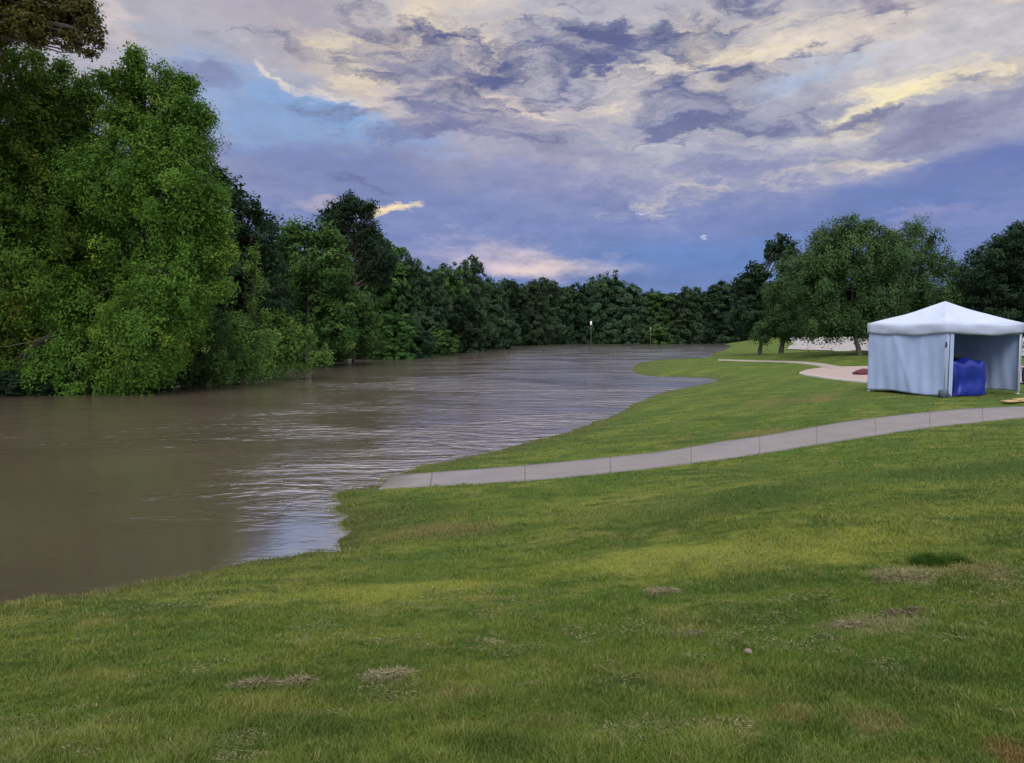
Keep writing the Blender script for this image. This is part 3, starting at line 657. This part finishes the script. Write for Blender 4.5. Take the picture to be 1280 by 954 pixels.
tree_px('bank_tree', 440, 66, [(440,375,20),(455,395,18),(430,400,22),(450,420,20),(425,430,20),(462,425,12)], M['mid'],
        'low green tree at the foot of the tallest tree', size=.28, per=16, k=44, clumpr=.6, trunk_r=.2)

# --- prototypes for the tree rows (local, 1 unit high about 10 m, later scaled)
def proto_lobes(seed, h=10, w=6, low=.12, n=30, top=.35):
    g = np.random.default_rng(seed); cen = []; rad = []
    for i in range(n):
        t = (i + .5) / n; z = h * (low + (1 - low) * t * .88); prof = math.sqrt(max(.05, 1 - ((t - .5) / .6) ** 2))
        a = i * 2.4 + g.uniform(-.4, .4); rr = w / 2 * prof * g.uniform(.25, .85); r = w * .25 * (1.15 - top * t) * g.uniform(.8, 1.25)
        cen.append((math.cos(a) * rr, math.sin(a) * rr, z)); rad.append(np.array([r, r, r * g.uniform(.8, 1.1)]))
    return np.array(cen), rad
ROW = []
KIND = [('far', 3, 6.4, .08), ('far', 11, 7.4, .05), ('dark', 5, 6.2, .06), ('mid', 21, 6.8, .05), ('far', 31, 5.6, .10)]
PROTO = {}
def row_tree(px, base_py, top_py, wpx, kd, label, group, z0=.3, name='tree'):
    """a tree standing where the ground point seen at px, base_py is; height and width in metres from that distance"""
    d = P(px, base_py, z0); depth = float(d[1]); x = float(d[0]); wpx = wpx * (1.4 if 'far' in name or 'bank_t' in name or 'wood' in name or 'backg' in name else 1)
    zt = CAMZ + (415 - top_py) / F * depth; H = zt - z0; W = wpx * depth / F
    if kd not in PROTO:
        mk, sd, w, low = KIND[kd]; cen, rad = proto_lobes(sd, 10, w, low)
        mx_ = max(c[2] + r[2] for c, r in zip(cen, rad))
        root = tree(name, (0, 0, 0), cen, rad, M[mk], label, group=group, size=.34, per=10, k=44, clumpr=.5, trunk_r=.2)
        ex = max(abs(c[0]) + r[0] for c, r in zip(cen, rad)); PROTO[kd] = (root, mx_, ex * 2); o = root
    else:
        src = PROTO[kd][0]; o = src.copy(); COL.objects.link(o); o.name = name
        for ch in list(src.children):
            c = ch.copy(); COL.objects.link(c); c.parent = o
        tag(o, label, 'tree', group)
    _, hh, ww = PROTO[kd]
    o.location = (x, depth, gz(x, depth) - .1); o.scale = (W / ww, W / ww, H / hh * 1.0); o.rotation_euler = (0, 0, rng.uniform(0, 6.28))
    o['label'] = label; o['group'] = group
    return o
g1 = 'trees along the left bank'
rows1 = [
 (478,440,300,60,3,'mid green tree just right of the tallest left bank tree'),
 (505,440,312,46,0,'second rounded tree right of the tallest left bank tree'),
 (490,445,372,50,3,'low bush tree at the water below the row right of the tallest tree'),
 (532,440,314,48,0,'narrow rounded tree halfway along the left bank row'),
 (520,444,385,44,2,'dark low tree at the water halfway along the left bank'),
 (558,437,322,46,3,'tree left of the thin pale topped tree in the bank row'),
 (591,436,308,36,4,'thin pale topped tree rising above the bank row'),
 (575,438,352,50,2,'dark full tree below the thin pale topped tree'),
 (612,434,338,52,0,'tree just right of the thin pale topped tree'),
 (548,441,390,36,3,'small tree with its leaves in the water left of the thin pale topped one'),
]
for a in rows1: row_tree(*a[:5], a[5], g1, name='bank_tree')
g5 = 'low shrubs along the left waterline'
def shrub_at(px, wpx, hpx, kd, label, dz=0):
    fx = [p[0] for p in far_px][::-1]; fy = [p[1] for p in far_px][::-1]; b_ = float(np.interp(px, fx, fy)) if px > 0 else 492
    return row_tree(px, b_ - .3 - dz, b_ - hpx, wpx, kd, label, g5, z0=.1, name='bank_shrub')
for k, (px, w_, h_, kd) in enumerate([(-40,60,50,2),(12,62,42,2),(62,60,40,2),(108,52,38,2),(150,52,38,2),(195,50,42,2),(240,48,44,2),(285,44,40,2),(330,44,44,2),(392,40,34,3),(418,36,34,3),(446,34,28,2),(470,34,34,3),(500,32,24,2),(530,30,26,3),(562,28,22,2),(596,26,20,2),(622,24,20,0)]):
    shrub_at(px, w_, h_, kd, 'low dark shrub in the unbroken undergrowth at the foot of the left bank trees')
g2 = 'trees of the far tree line'
rows2 = [
 (636,430.5,342,48,2,'first tree of the far line where the left bank ends'),
 (660,429.5,340,46,0,'second tree of the far line, round and dark'),
 (684,428.5,338,46,4,'third tree of the far line, left of the bare gap'),
 (706,428,346,44,1,'lower far tree straight left of the white topped post'),
 (728,428,340,46,2,'dark far tree right behind the white topped post'),
 (752,428,327,46,0,'highest domed tree of the far line, right of the white topped post'),
 (777,428,338,44,4,'far tree on the right shoulder of the highest domed tree'),
 (800,428,350,44,1,'low far tree left of the second thin post'),
 (822,428,351,44,3,'lighter far tree right behind the second thin post'),
 (845,428,348,46,0,'pale green far tree right of the second thin post'),
 (868,427.6,346,44,1,'far tree halfway between the second post and the dark right tree'),
 (890,427.6,348,44,2,'darker far tree above the far end of the lawn tongue'),
 (912,427.6,346,46,4,'last far tree left of the dark right hand tree'),
]
for a in rows2: row_tree(*a[:5], a[5], g2, name='far_tree')
# second rank just behind, closes the wood where sky would show through
g3 = 'back rank of the far wood'
for k, px in enumerate(range(470, 935, 26)):
    base = np.interp(px, [470, 640, 700, 935], [438, 428.5, 426.6, 426.4])
    row_tree(px + rng.uniform(-5, 5), base, np.interp(px, [470, 560, 640, 935], [332, 350, 362, 366]) + rng.uniform(-8, 4), 44, int(rng.integers(0, 3)), 'tree hidden in the second rank of the far wood behind the front trees', g3, name='wood_tree')
for k, px in enumerate(range(-60, 470, 34)):
    row_tree(px + rng.uniform(-5, 5), 440 if px > 200 else 446, np.interp(px, [-60, 200, 300, 350, 470], [150, 260, 310, 325, 330]) + rng.uniform(-6, 6), 62, int(rng.integers(0, 4)), 'tree hidden in the wood behind the front trees of the left bank', 'back rank of the left bank wood', name='wood_tree')
# --- right-hand trees
g4 = 'background trees behind the right hand lawn'
for k, (px, b_, t, w_, kd) in enumerate([(938,421.6,352,40,2),(965,421.6,356,44,0),(995,421.6,362,44,2),(1025,421.6,362,46,0),(1058,421.6,360,46,2),(1092,421.6,366,50,0),(1125,421.6,360,50,2),(1160,421.6,360,50,0),(1195,421.6,350,50,2),(1230,421.6,345,54,2),(1268,421.6,335,60,2),(1305,421.6,330,60,0),(-60,480,120,150,3)][:12]):
    row_tree(px, b_, t, w_, kd, 'background tree hidden behind the large trees on the right', g4, z0=1.2, name='background_tree')
tree_px('conifer_like_tree', 950, 82, [(945,338,11),(935,352,12),(955,352,14),(975,305,12),(988,312,11),(968,318,9),(940,372,20),(965,370,18),(935,395,20),(955,405,20),(975,395,16)], M['dark'],
        'dark narrow tree with a round top knob left of the large right trees', size=.32, per=14, k=40, clumpr=.6, trunk_r=.28, split=.12)
tree_px('shade_tree', 975, 70, [(990,330,18),(1010,345,22),(985,360,20),(1000,385,24),(975,390,16),(978,408,12),(1010,402,16),(955,412,12),(990,412,10)], M['willow'],
        'small willowy tree with a short trunk in front of the dark narrow tree', size=.19, per=24, k=60, clumpr=.55, droop=.6, trunk_r=.3, split=.15)
tree_px('shade_tree', 1075, 58, [(1040,292,17),(1065,282,17),(1088,285,15),(1108,298,15),(1118,318,18),(1015,322,14),(1030,318,26),(1070,315,34),(1100,325,26),(1020,352,28),(1060,355,38),(1100,365,32),(1035,385,26),(1075,388,30),(1105,395,26),(1022,400,16),(1050,404,14),(1085,406,14),(1105,406,14)], M['willow'],
        'large spreading willowy tree whose trunk stands left of the tent', size=.17, per=24, k=64, clumpr=.55, droop=.8, trunk_r=.24, split=.16)
tree_px('shade_tree', 1150, 62, [(1125,295,14),(1150,278,13),(1168,296,11),(1140,318,26),(1175,325,20),(1198,335,12),(1130,350,32),(1170,360,30),(1195,370,18),(1140,390,30),(1180,395,22)], M['willow'],
        'large willowy tree with a ragged thin top standing behind the tent', size=.17, per=18, k=60, clumpr=.55, droop=.8, trunk_r=.24, split=.16)
tree_px('dark_tree', 1255, 60, [(1262,300,17),(1280,290,14),(1240,322,20),(1270,330,26),(1222,345,16),(1250,365,34),(1285,370,30),(1228,385,22),(1262,400,30),(1300,330,40)], M['dark'],
        'very dark tree at the right edge behind the tent', size=.2, per=20, k=60, clumpr=.6, trunk_r=.28, split=.15)

# ------------------------------------------------------------------ tent
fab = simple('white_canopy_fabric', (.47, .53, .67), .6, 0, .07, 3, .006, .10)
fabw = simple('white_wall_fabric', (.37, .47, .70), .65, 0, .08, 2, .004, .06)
fabb = simple('rear_wall_fabric_shaded', (.12, .13, .16), .7, 0, .1, 2, .004, .02)  # shade inside the tent put into a darker colour than the other walls
steel = simple('painted_steel', (.55, .58, .62), .45, .3, .08, 8)
blk = simple('dark_plastic', (.02, .022, .028), .5, 0, .2, 8)
TROT = math.atan2(1.47, 3.3); TW, TD = 3.61, 2.95
FC = np.array([13.5, 22.6]); TZ = .85
tent = empty('canopy_tent', (FC[0], FC[1], TZ), TROT, label='white pop up canopy tent with side walls standing beside the path', cat='tent')
EZ, VZ, PZ = 2.35, 2.02, 3.08
def grid_mesh(fn, nu, nv, name, mat, parent, thick=0.0):
    v = np.array([fn(i / nu, j / nv) for i in range(nu + 1) for j in range(nv + 1)]); q = []
    for i in range(nu):
        for j in range(nv): q.append((i * (nv + 1) + j, (i + 1) * (nv + 1) + j, (i + 1) * (nv + 1) + j + 1, i * (nv + 1) + j + 1))
    o = mesh_np(name, v, q, None, mat, parent, True)
    if thick:
        md = o.modifiers.new('Solidify', 'SOLIDIFY'); md.thickness = thick; md.offset = 0
    return o
def roof():
    v = []; q = []; t = []; cs = [(0, 0), (TW, 0), (TW, TD), (0, TD)]; pk = np.array([TW / 2, TD / 2, PZ]); n = 16; mrows = 10
    ring = []
    for s in range(4):
        a = np.array(cs[s]); b_ = np.array(cs[(s + 1) % 4])
        for i in range(n): ring.append((a + (b_ - a) * i / n, i / n, s))
    N = len(ring)
    for k in range(mrows + 1):
        f = k / mrows
        for (p, t_, s) in ring:
            arc = math.sin(math.pi * t_)
            e = np.array([p[0], p[1], EZ - .05 * arc]); c = e + (pk - e) * f
            c[2] -= math.sin(math.pi * f) * (.05 + .06 * arc) + .012 * math.sin(9 * f + 5 * t_ + s) * math.sin(math.pi * f)
            v.append(c)
    for k in range(mrows):
        for i in range(N): j = (i + 1) % N; q.append((k * N + i, k * N + j, (k + 1) * N + j, (k + 1) * N + i))
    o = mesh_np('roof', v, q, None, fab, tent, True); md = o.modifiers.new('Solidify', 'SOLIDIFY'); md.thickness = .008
    # hanging valance all round, scalloped
    v = []; q = []; rows = 5
    for k in range(rows + 1):
        f = k / rows
        for (p, t_, s) in ring:
            arc = math.sin(math.pi * t_); nrm = [(0, -1), (1, 0), (0, 1), (-1, 0)][s]; out = .045 + .05 * math.sin(math.pi * f) * (.5 + .5 * math.sin(t_ * 11 + s)) * (arc > .05)
            z = EZ - .05 * arc - (EZ - VZ) * f * (1 + .10 * arc + .05 * math.sin(t_ * 6.3 * 2 + s * 2) * arc)
            v.append((p[0] + nrm[0] * out, p[1] + nrm[1] * out, z + .001))
    for k in range(rows):
        for i in range(N): j = (i + 1) % N; q.append((k * N + i, k * N + j, (k + 1) * N + j, (k + 1) * N + i))
    o2 = mesh_np('valance', v, q, None, fab, tent, True); md = o2.modifiers.new('Solidify', 'SOLIDIFY'); md.thickness = .006
roof()
def wall(name, p0, p1, seed, z0=.07, z1=2.2, mat=None, amp=.06, lab=None):
    p0, p1 = np.array(p0, float), np.array(p1, float); L = np.linalg.norm(p1 - p0); d = (p1 - p0) / L; nrm = np.array([d[1], -d[0]]); g = np.random.default_rng(seed)
    ph = g.uniform(0, 6, 8)
    def fn(u, v):
        x = u * L; z = z0 + (z1 - z0) * v
        f = amp * (.5 * math.sin(x * 2.6 + z * 1.6 * (1 if seed % 2 else -1) + ph[0]) * (1 - v * .5) + .28 * math.sin(x * 6.5 - z * 2.8 + ph[1]) + .16 * math.sin(x * 15 + z * 1.7 + ph[2]) * (1.2 - v) + .3 * math.exp(-((x - L * .3 - (1 - v) * .9) / .10) ** 2))
        f *= min(1, u * 9, (1 - u) * 9) * min(1, .15 + (1 - v) * 3.5)
        return (p0[0] + d[0] * x + nrm[0] * f, p0[1] + d[1] * x + nrm[1] * f, z + .03 * math.sin(u * 7 + ph[3]) * (1 - v))
    o = grid_mesh(fn, 70, 40, name, mat or fabw, tent, .005)
    if lab: o['label'] = lab
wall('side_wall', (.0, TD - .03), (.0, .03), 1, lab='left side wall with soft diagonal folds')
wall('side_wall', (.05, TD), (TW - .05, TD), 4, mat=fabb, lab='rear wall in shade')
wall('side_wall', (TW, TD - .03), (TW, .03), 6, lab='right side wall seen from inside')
wall('wall_flap', (.03, -.01), (.20, -.01), 9, amp=.02)
for (x, y) in ((.06, .06), (TW - .06, .06), (TW - .06, TD - .06), (.06, TD - .06)):
    mb = MB(); mb.box((x, y, 1.15), (.045, .045, 2.3), bev=.004); mb.box((x, y, .01), (.12, .12, .02), bev=.004); mb.box((x, y, 2.05), (.065, .065, .12), bev=.006)
    mb.build('leg', steel, tent)
mb = MB()
for a, b_ in (((.06, .06), (TW - .06, .06)), ((TW - .06, .06), (TW - .06, TD - .06)), ((TW - .06, TD - .06), (.06, TD - .06)), ((.06, TD - .06), (.06, .06))):
    for s in range(2):
        A_, B_ = np.array(a), np.array(b_); p = A_ + (B_ - A_) * s * .5; r = A_ + (B_ - A_) * (s + 1) * .5
        mb.tube([(*p, 2.22), (*r, 1.95)], .014, 6); mb.tube([(*p, 1.95), (*r, 2.22)], .014, 6)
mb.build('truss', steel, tent)
# weight block on its strap at the near corner
wb = empty('tent_weight', (FC[0] - .13, FC[1] - .02, TZ), TROT, label='grey weight block strapped to the near corner leg of the tent', cat='weight')
mb = MB(); mb.box((0, 0, .13), (.24, .20, .26), bev=.03, taper=.92); mb.build('block', simple('grey_cast_weight', (.07, .085, .12), .7, 0, .2, 9), wb)
mb = MB(); mb.box((.02, .0, .92), (.03, .006, 1.34)); mb.build('strap', simple('tan_webbing', (.33, .32, .27), .8), wb)
mb = MB(); mb.box((.03, .0, 1.66), (.05, .03, .18), bev=.008); mb.build('buckle', blk, wb)

# blue tarp draped over a stack inside
def tarp():
    m, nt, b, out = newmat('blue_tarpaulin'); g = nt.new('ShaderNodeTexCoord').outputs['Object']
    nt.con(nt.mix(nt.mapr(nt.noise(g, 4, 4, .6), .3, .7), (.003, .010, .15), (.007, .026, .32)), b.inputs['Base Color']); b.inputs['Roughness'].default_value = .42
    W, D, H = 1.78, .85, 1.10; n = 120; rows = 30; v = []; q = []
    per = []
    for i in range(n):                      # rounded oblong outline
        a = i / n * 2 * math.pi; ca, sa = math.cos(a), math.sin(a); e = .38
        per.append((math.copysign(abs(ca) ** e, ca) * W / 2, math.copysign(abs(sa) ** e, sa) * D / 2))
    def top(x, y): return H + .07 * math.sin(x * 3.1 + .8) * math.cos(y * 4) + .05 * math.sin(x * 8 + 1) + .02 * math.sin(x * 17 + y * 11)
    for k in range(rows + 1):
        f = k / rows
        for i, (x, y) in enumerate(per):
            a = i / n * 2 * math.pi; fold = .07 * f ** .7 * (math.sin(a * 8 + f) * .6 + .5 * math.sin(a * 15 + 1.3 + 2 * f) + .25 * math.sin(a * 27 + f * 5)) + .04 * math.sin(f * 9 + a * 4) * f
            r = math.hypot(x, y); zt = top(x, y) - .03; rnd = .06 * (1 - min(1, f * 7)) ** 2
            v.append((x + x / r * (fold - rnd), y + y / r * (fold - rnd), zt - (zt - .03) * f + .025 * f * math.sin(a * 6)))
    base = len(v)
    for k in range(1, 7):
        s = 1 - k / 7
        for (x, y) in per: v.append((x * s, y * s, top(x * s, y * s)))
    v.append((0, 0, top(0, 0)))
    for k in range(rows):
        for i in range(n): j = (i + 1) % n; q.append((k * n + i, (k + 1) * n + i, (k + 1) * n + j, k * n + j))
    for i in range(n): j = (i + 1) % n; q.append((i, j, base + j, base + i))
    for k in range(5):
        for i in range(n): j = (i + 1) % n; q.append((base + k * n + i, base + k * n + j, base + (k + 1) * n + j, base + (k + 1) * n + i))
    t = [(base + 5 * n + i, base + 5 * n + (i + 1) % n, len(v) - 1) for i in range(n)]
    o = mesh_np('tarp_covered_stack', v, q, t, m, None, True)
    c = FC + np.array([math.cos(TROT), math.sin(TROT)]) * 1.36 + np.array([-math.sin(TROT), math.cos(TROT)]) * .62
    o.location = (c[0], c[1], TZ - .01); o.rotation_euler = (0, 0, TROT)
    tag(o, 'bright blue tarpaulin draped over a boxy stack inside the white tent', 'tarp')
    # dark bag slumped on top
    mb = MB(); pts = [(-.5, 0, .05), (-.36, 0, .10), (-.15, .02, .13), (.05, 0, .10), (.25, -.01, .06), (.36, -.02, .03)]
    mb.tube(pts, [.05, .10, .13, .10, .06, .03], 12)
    bg = mb.build('black_bag', simple('black_nylon', (.012, .012, .014), .6, 0, .3, 12, .01), None, True); bg.location = (c[0] - .12, c[1], TZ + 1.15); bg.rotation_euler = (0, 0, TROT)
    tag(bg, 'slumped black bag lying on top of the blue tarp', 'bag')
tarp()

# ------------------------------------------------------------------ small things
def ground_at(px, py): x, y, z = G(px, py); return float(x[0]), float(y[0]), float(z[0])
# plank beside the path
x, y, z = ground_at(1262, 503)
pk = MB(); pk.box((0, 0, .03), (1.5, .28, .045), bev=.006); pk.box((.15, .03, .072), (1.0, .2, .035), rz=.12, bev=.005)
o = pk.build('wood_plank', simple('raw_wood', (.42, .29, .14), .8, 0, .3, 9, .004)); o.location = (x + .35, y, z + .02); o.rotation_euler = (0, 0, TROT)
tag(o, 'pale wooden planks lying on the grass between tent and path', 'plank')
# dark red bundle on the patio
x, y, z = ground_at(1079, 469.5)
mb = MB(); mb.tube([(-.55, 0, .06), (-.3, .03, .12), (0, 0, .16), (.3, -.04, .14), (.6, 0, .08)], [.05, .12, .17, .15, .08], 12)
mb.tube([(-.4, -.25, .05), (-.1, -.22, .09), (.35, -.25, .06)], [.04, .09, .05], 10)
o = mb.build('red_bundle', simple('dark_red_cloth', (.10, .02, .03), .8, 0, .3, 7, .01), None, True); o.location = (x, y, z + .05)
tag(o, 'dark red cloth bundle lying on the pink patio left of the tent', 'bundle')
# storage bin and picnic table beyond the right wall of the tent
bx_ = (1296 - 640) / F * 27.5
b0 = empty('storage_bin', (bx_, 27.5, gz(bx_, 27.5) + .06), .3, label='dark blue storage bin just right of the tent at the photo edge', cat='bin')
mb = MB(); mb.box((0, 0, .26), (.75, .5, .5), taper=1.06, bev=.03); mb.build('body', simple('dark_blue_plastic', (.012, .02, .07), .45), b0)
mb = MB(); mb.box((0, 0, .545), (.84, .58, .06), bev=.02); mb.build('lid', simple('dark_blue_plastic_lid', (.01, .014, .05), .5), b0)
px_ = (1318 - 640) / F * 33
t0 = empty('picnic_table', (px_, 33, gz(px_, 33) + .06), .2, label='pale picnic table with reddish top right of the tent', cat='table')
mb = MB()
for k in range(5): mb.box((0, -.34 + k * .17, .74), (1.9, .15, .04), bev=.004)
mb.build('tabletop', simple('pink_grey_boards', (.45, .33, .31), .8), t0)
for s in (-1, 1):
    mb = MB(); mb.box((0, s * .75, .44), (1.9, .28, .04), bev=.004); mb.build('bench_seat', simple('red_boards', (.3, .08, .07), .8), t0)
    mb = MB(); mb.tube([(s * .7, -.4, 0), (s * .7, -.15, .72)], .035, 6); mb.tube([(s * .7, .4, 0), (s * .7, .15, .72)], .035, 6); mb.tube([(s * .7, -.85, .4), (s * .7, .85, .4)], .03, 6); mb.build('leg', steel, t0)
# posts standing in the flood
galv = simple('dull_post', (.045, .038, .036), .7); wht = simple('white_paint', (.75, .75, .75), .5)
def post(px, base_py, top_py, label, sc=1.0, head=True):
    p = P(px, base_py, 0); d = float(p[1]); H = CAMZ + (415 - top_py) / F * d
    r = empty('flooded_post', (float(p[0]), d, -.6), 0, label=label, cat='post', group='posts standing in the flood')
    mb = MB(); mb.tube([(0, 0, 0), (0, 0, (H + .6) * .5), (0, 0, H + .6 - .25)], [.055 * sc, .05 * sc, .045 * sc], 8); mb.build('pole', galv, r, True)
    mb = MB(); mb.box((0, 0, H + .6), (.24 * sc, .12 * sc, .5 * sc), bev=.03); mb.build('head_box' if head else 'cap', wht if head else simple('grey_cap', (.14, .14, .15), .6), r)
post(738.5, 442, 404, 'thin post with a white box on top standing in the flood', .95)
post(813, 436, 411, 'shorter thin grey post in the flood farther right', 1.0, False)
# two white floats / debris far off
for px, py, lab in ((638.5, 431.5, 'small white drifting float below the first far trees'), (450, 446, 'tiny pale float by the foot of the left bank')):
    p = P(px, py, 0); mb = MB(); mb.tube([(0, 0, -.1), (0, 0, .1), (0, 0, .35), (0, 0, .5)], [.22, .3, .22, .06], 10)
    o = mb.build('float', wht, None, True); o.location = (float(p[0]), float(p[1]), 0); tag(o, lab, 'float', 'floats on the flood')

# clippings, tuft, stone in the foreground
def clump(name, px, py, w, dpt, h, n, cols, label, cat, blade=.055, up=.16, seed=1):
    x0, y0, z0 = ground_at(px, py); g = np.random.default_rng(seed)
    a = g.uniform(0, 2 * np.pi, n); r = g.uniform(0, 1, n) ** .6; lump = .55 + .45 * np.sin(a * 3 + seed) * np.cos(a * 5 + 2 * seed)
    X_ = np.cos(a) * r * w * (.7 + .3 * lump); X_ = X_ * 1.25; Y_ = np.sin(a) * r * dpt * (.7 + .3 * lump) * 1.3 + X_ * .12 * math.sin(seed)
    kp = vnoise(X_ * 11 + 50, Y_ * 20 + 50, seed + 30) * .65 + vnoise(X_ * 30, Y_ * 45, seed) * .35 > .30 + .30 * r ** 2; X_, Y_, r = X_[kp], Y_[kp], r[kp]; n = len(r)
    gzv = terrain(X_ + x0, Y_ + y0) - z0
    Z_ = gzv + h * (1 - r ** 2) * g.uniform(.2, 1, n) * (.5 + .8 * vnoise(X_ * 14 + 50, Y_ * 14 + 50, seed))
    d = g.normal(size=(n, 3)); d[:, 2] = np.abs(d[:, 2]) * up + .02; d /= np.linalg.norm(d, axis=1, keepdims=True)
    s = g.normal(size=(n, 3)); s = np.cross(d, s); s /= np.linalg.norm(s, axis=1, keepdims=True); L = blade * g.uniform(.5, 1.2, n)[:, None]; wd = .0028
    p = np.stack([X_, Y_, Z_], -1)
    v = np.stack([p - s * wd, p + s * wd, p + d * L + s * wd * .5 - [0, 0, .006], p + d * L - s * wd * .5 - [0, 0, .006]], 1).reshape(-1, 3)
    b_ = np.arange(n) * 4; q = np.stack([b_, b_ + 1, b_ + 2, b_ + 3], -1)
    m = bpy.data.materials.get(cols) or bpy.data.materials[cols]
    o = mesh_np(name, v, q, None, m, None, attr={'tint': ('FACE', g.uniform(0, 1, n))}); o.location = (x0, y0, z0); tag(o, label, cat)
    return o
leaf_mat('dry_clippings', (.05, .055, .025), (.27, .23, .14), (.33, .27, .17), .15, .15)
def fleck():
    N = 60000; px = rng.uniform(-40, 1320, N); py = rng.uniform(625, 1010, N); x, y, z = G(px, py)
    kp = (vnoise(x * 1.3, y * 2.2, 40) * .55 + vnoise(x * 5, y * 8, 41) * .45 > .63) & (sdist(x, y) > .4) & ~inside(PATH_POLY, x, y)
    x, y, z = x[kp], y[kp], z[kp]; n = len(x); a = rng.uniform(0, 6.28, n); L = rng.uniform(.008, .022, n); w = .0006 + .00022 * np.hypot(x, y)
    dx, dy = np.cos(a), np.sin(a); h = z + .006 + .02 * rng.uniform(0, 1, n); t = rng.uniform(-.3, .3, n) * L
    v = np.stack([np.stack([x - dx * L - dy * w, y - dy * L + dx * w, h - t], -1), np.stack([x - dx * L + dy * w, y - dy * L - dx * w, h - t], -1), np.stack([x + dx * L + dy * w, y + dy * L - dx * w, h + t], -1), np.stack([x + dx * L - dy * w, y + dy * L + dx * w, h + t], -1)], 1)
    b = np.arange(n) * 4
    o = mesh_np('scattered_clippings', v.reshape(-1, 3), np.stack([b, b + 1, b + 2, b + 3], -1), None, bpy.data.materials['dry_clippings'], attr={'tint': ('FACE', rng.uniform(0, 1, n))})
    tag(o, 'loose dry grass clippings strewn thinly over the near lawn', 'grass clippings', kind='stuff')
fleck()
leaf_mat('dark_weed', (.024, .060, .010), (.055, .115, .016), (.07, .11, .03), .1, .2)
CL = 'grass_clippings'; cc = 'grass clippings'
clump(CL, 318, 858, .17, .06, .05, 2600, 'dry_clippings', 'leftmost grey heap of dried clippings in the clipping row', cc, seed=2)
clump(CL, 372, 855, .12, .05, .045, 2000, 'dry_clippings', 'small dark heap of clippings in the middle of the clipping row', cc, seed=3)
clump(CL, 485, 847, .20, .07, .065, 3600, 'dry_clippings', 'largest tan grey heap of clippings at the right end of the clipping row', cc, seed=4)
clump(CL, 605, 803, .11, .03, .02, 900, 'dry_clippings', 'thin pale scrap of dry clippings on the middle lawn', cc, seed=5)
clump(CL, 826, 741, .16, .07, .04, 1800, 'dry_clippings', 'whitish scrap of clippings on the lawn above the small stone', cc, seed=6)
clump(CL, 1065, 783, .26, .06, .03, 2400, 'dry_clippings', 'left half of the long pale clipping streak on the right lawn', cc, seed=7)
clump(CL, 1125, 768, .26, .06, .03, 2400, 'dry_clippings', 'right half of the long pale clipping streak on the right lawn', cc, seed=8)
clump(CL, 1140, 722, .36, .09, .025, 2800, 'dry_clippings', 'dry straw patch just below the dark weed tuft', cc, seed=9)
clump(CL, 855, 795, .16, .05, .025, 1500, 'dry_clippings', 'small grey clippings scrap up left of the stone', cc, seed=10)
clump(CL, 966, 942, .05, .03, .03, 900, 'dry_clippings', 'pale clippings lump near the bottom edge', cc, blade=.04, seed=11)
clump('weed_tuft', 1162, 703, .30, .10, .055, 3400, 'dark_weed', 'dark green weed tuft in the lawn at lower right', 'weed', blade=.07, up=.9, seed=12)
x, y, z = ground_at(935, 818)
import bmesh
bm = bmesh.new(); bmesh.ops.create_icosphere(bm, subdivisions=3, radius=.026)
for v_ in bm.verts:
    n_ = vnoise(np.array([v_.co.x * 40 + 9]), np.array([v_.co.y * 40 + v_.co.z * 30 + 9]), 3)[0]; v_.co *= .8 + .45 * n_; v_.co.z *= .7
me = bpy.data.meshes.new('stone'); bm.to_mesh(me); bm.free(); me.polygons.foreach_set('use_smooth', [True] * len(me.polygons))
me.materials.append(simple('pale_stone', (.17, .135, .11), .85, 0, .25, 30, .002)); o = link(bpy.data.objects.new('stone', me)); o.location = (x, y, z + .018)
tag(o, 'small pale pinkish stone lying in the grass', 'stone')

S.render.engine = 'CYCLES'
S.cycles.max_bounces = 6; S.cycles.diffuse_bounces = 3; S.cycles.glossy_bounces = 3; S.cycles.transmission_bounces = 4; S.cycles.transparent_max_bounces = 8
S.cycles.use_denoising = True
S.cycles.use_adaptive_sampling = True; S.cycles.adaptive_threshold = .025
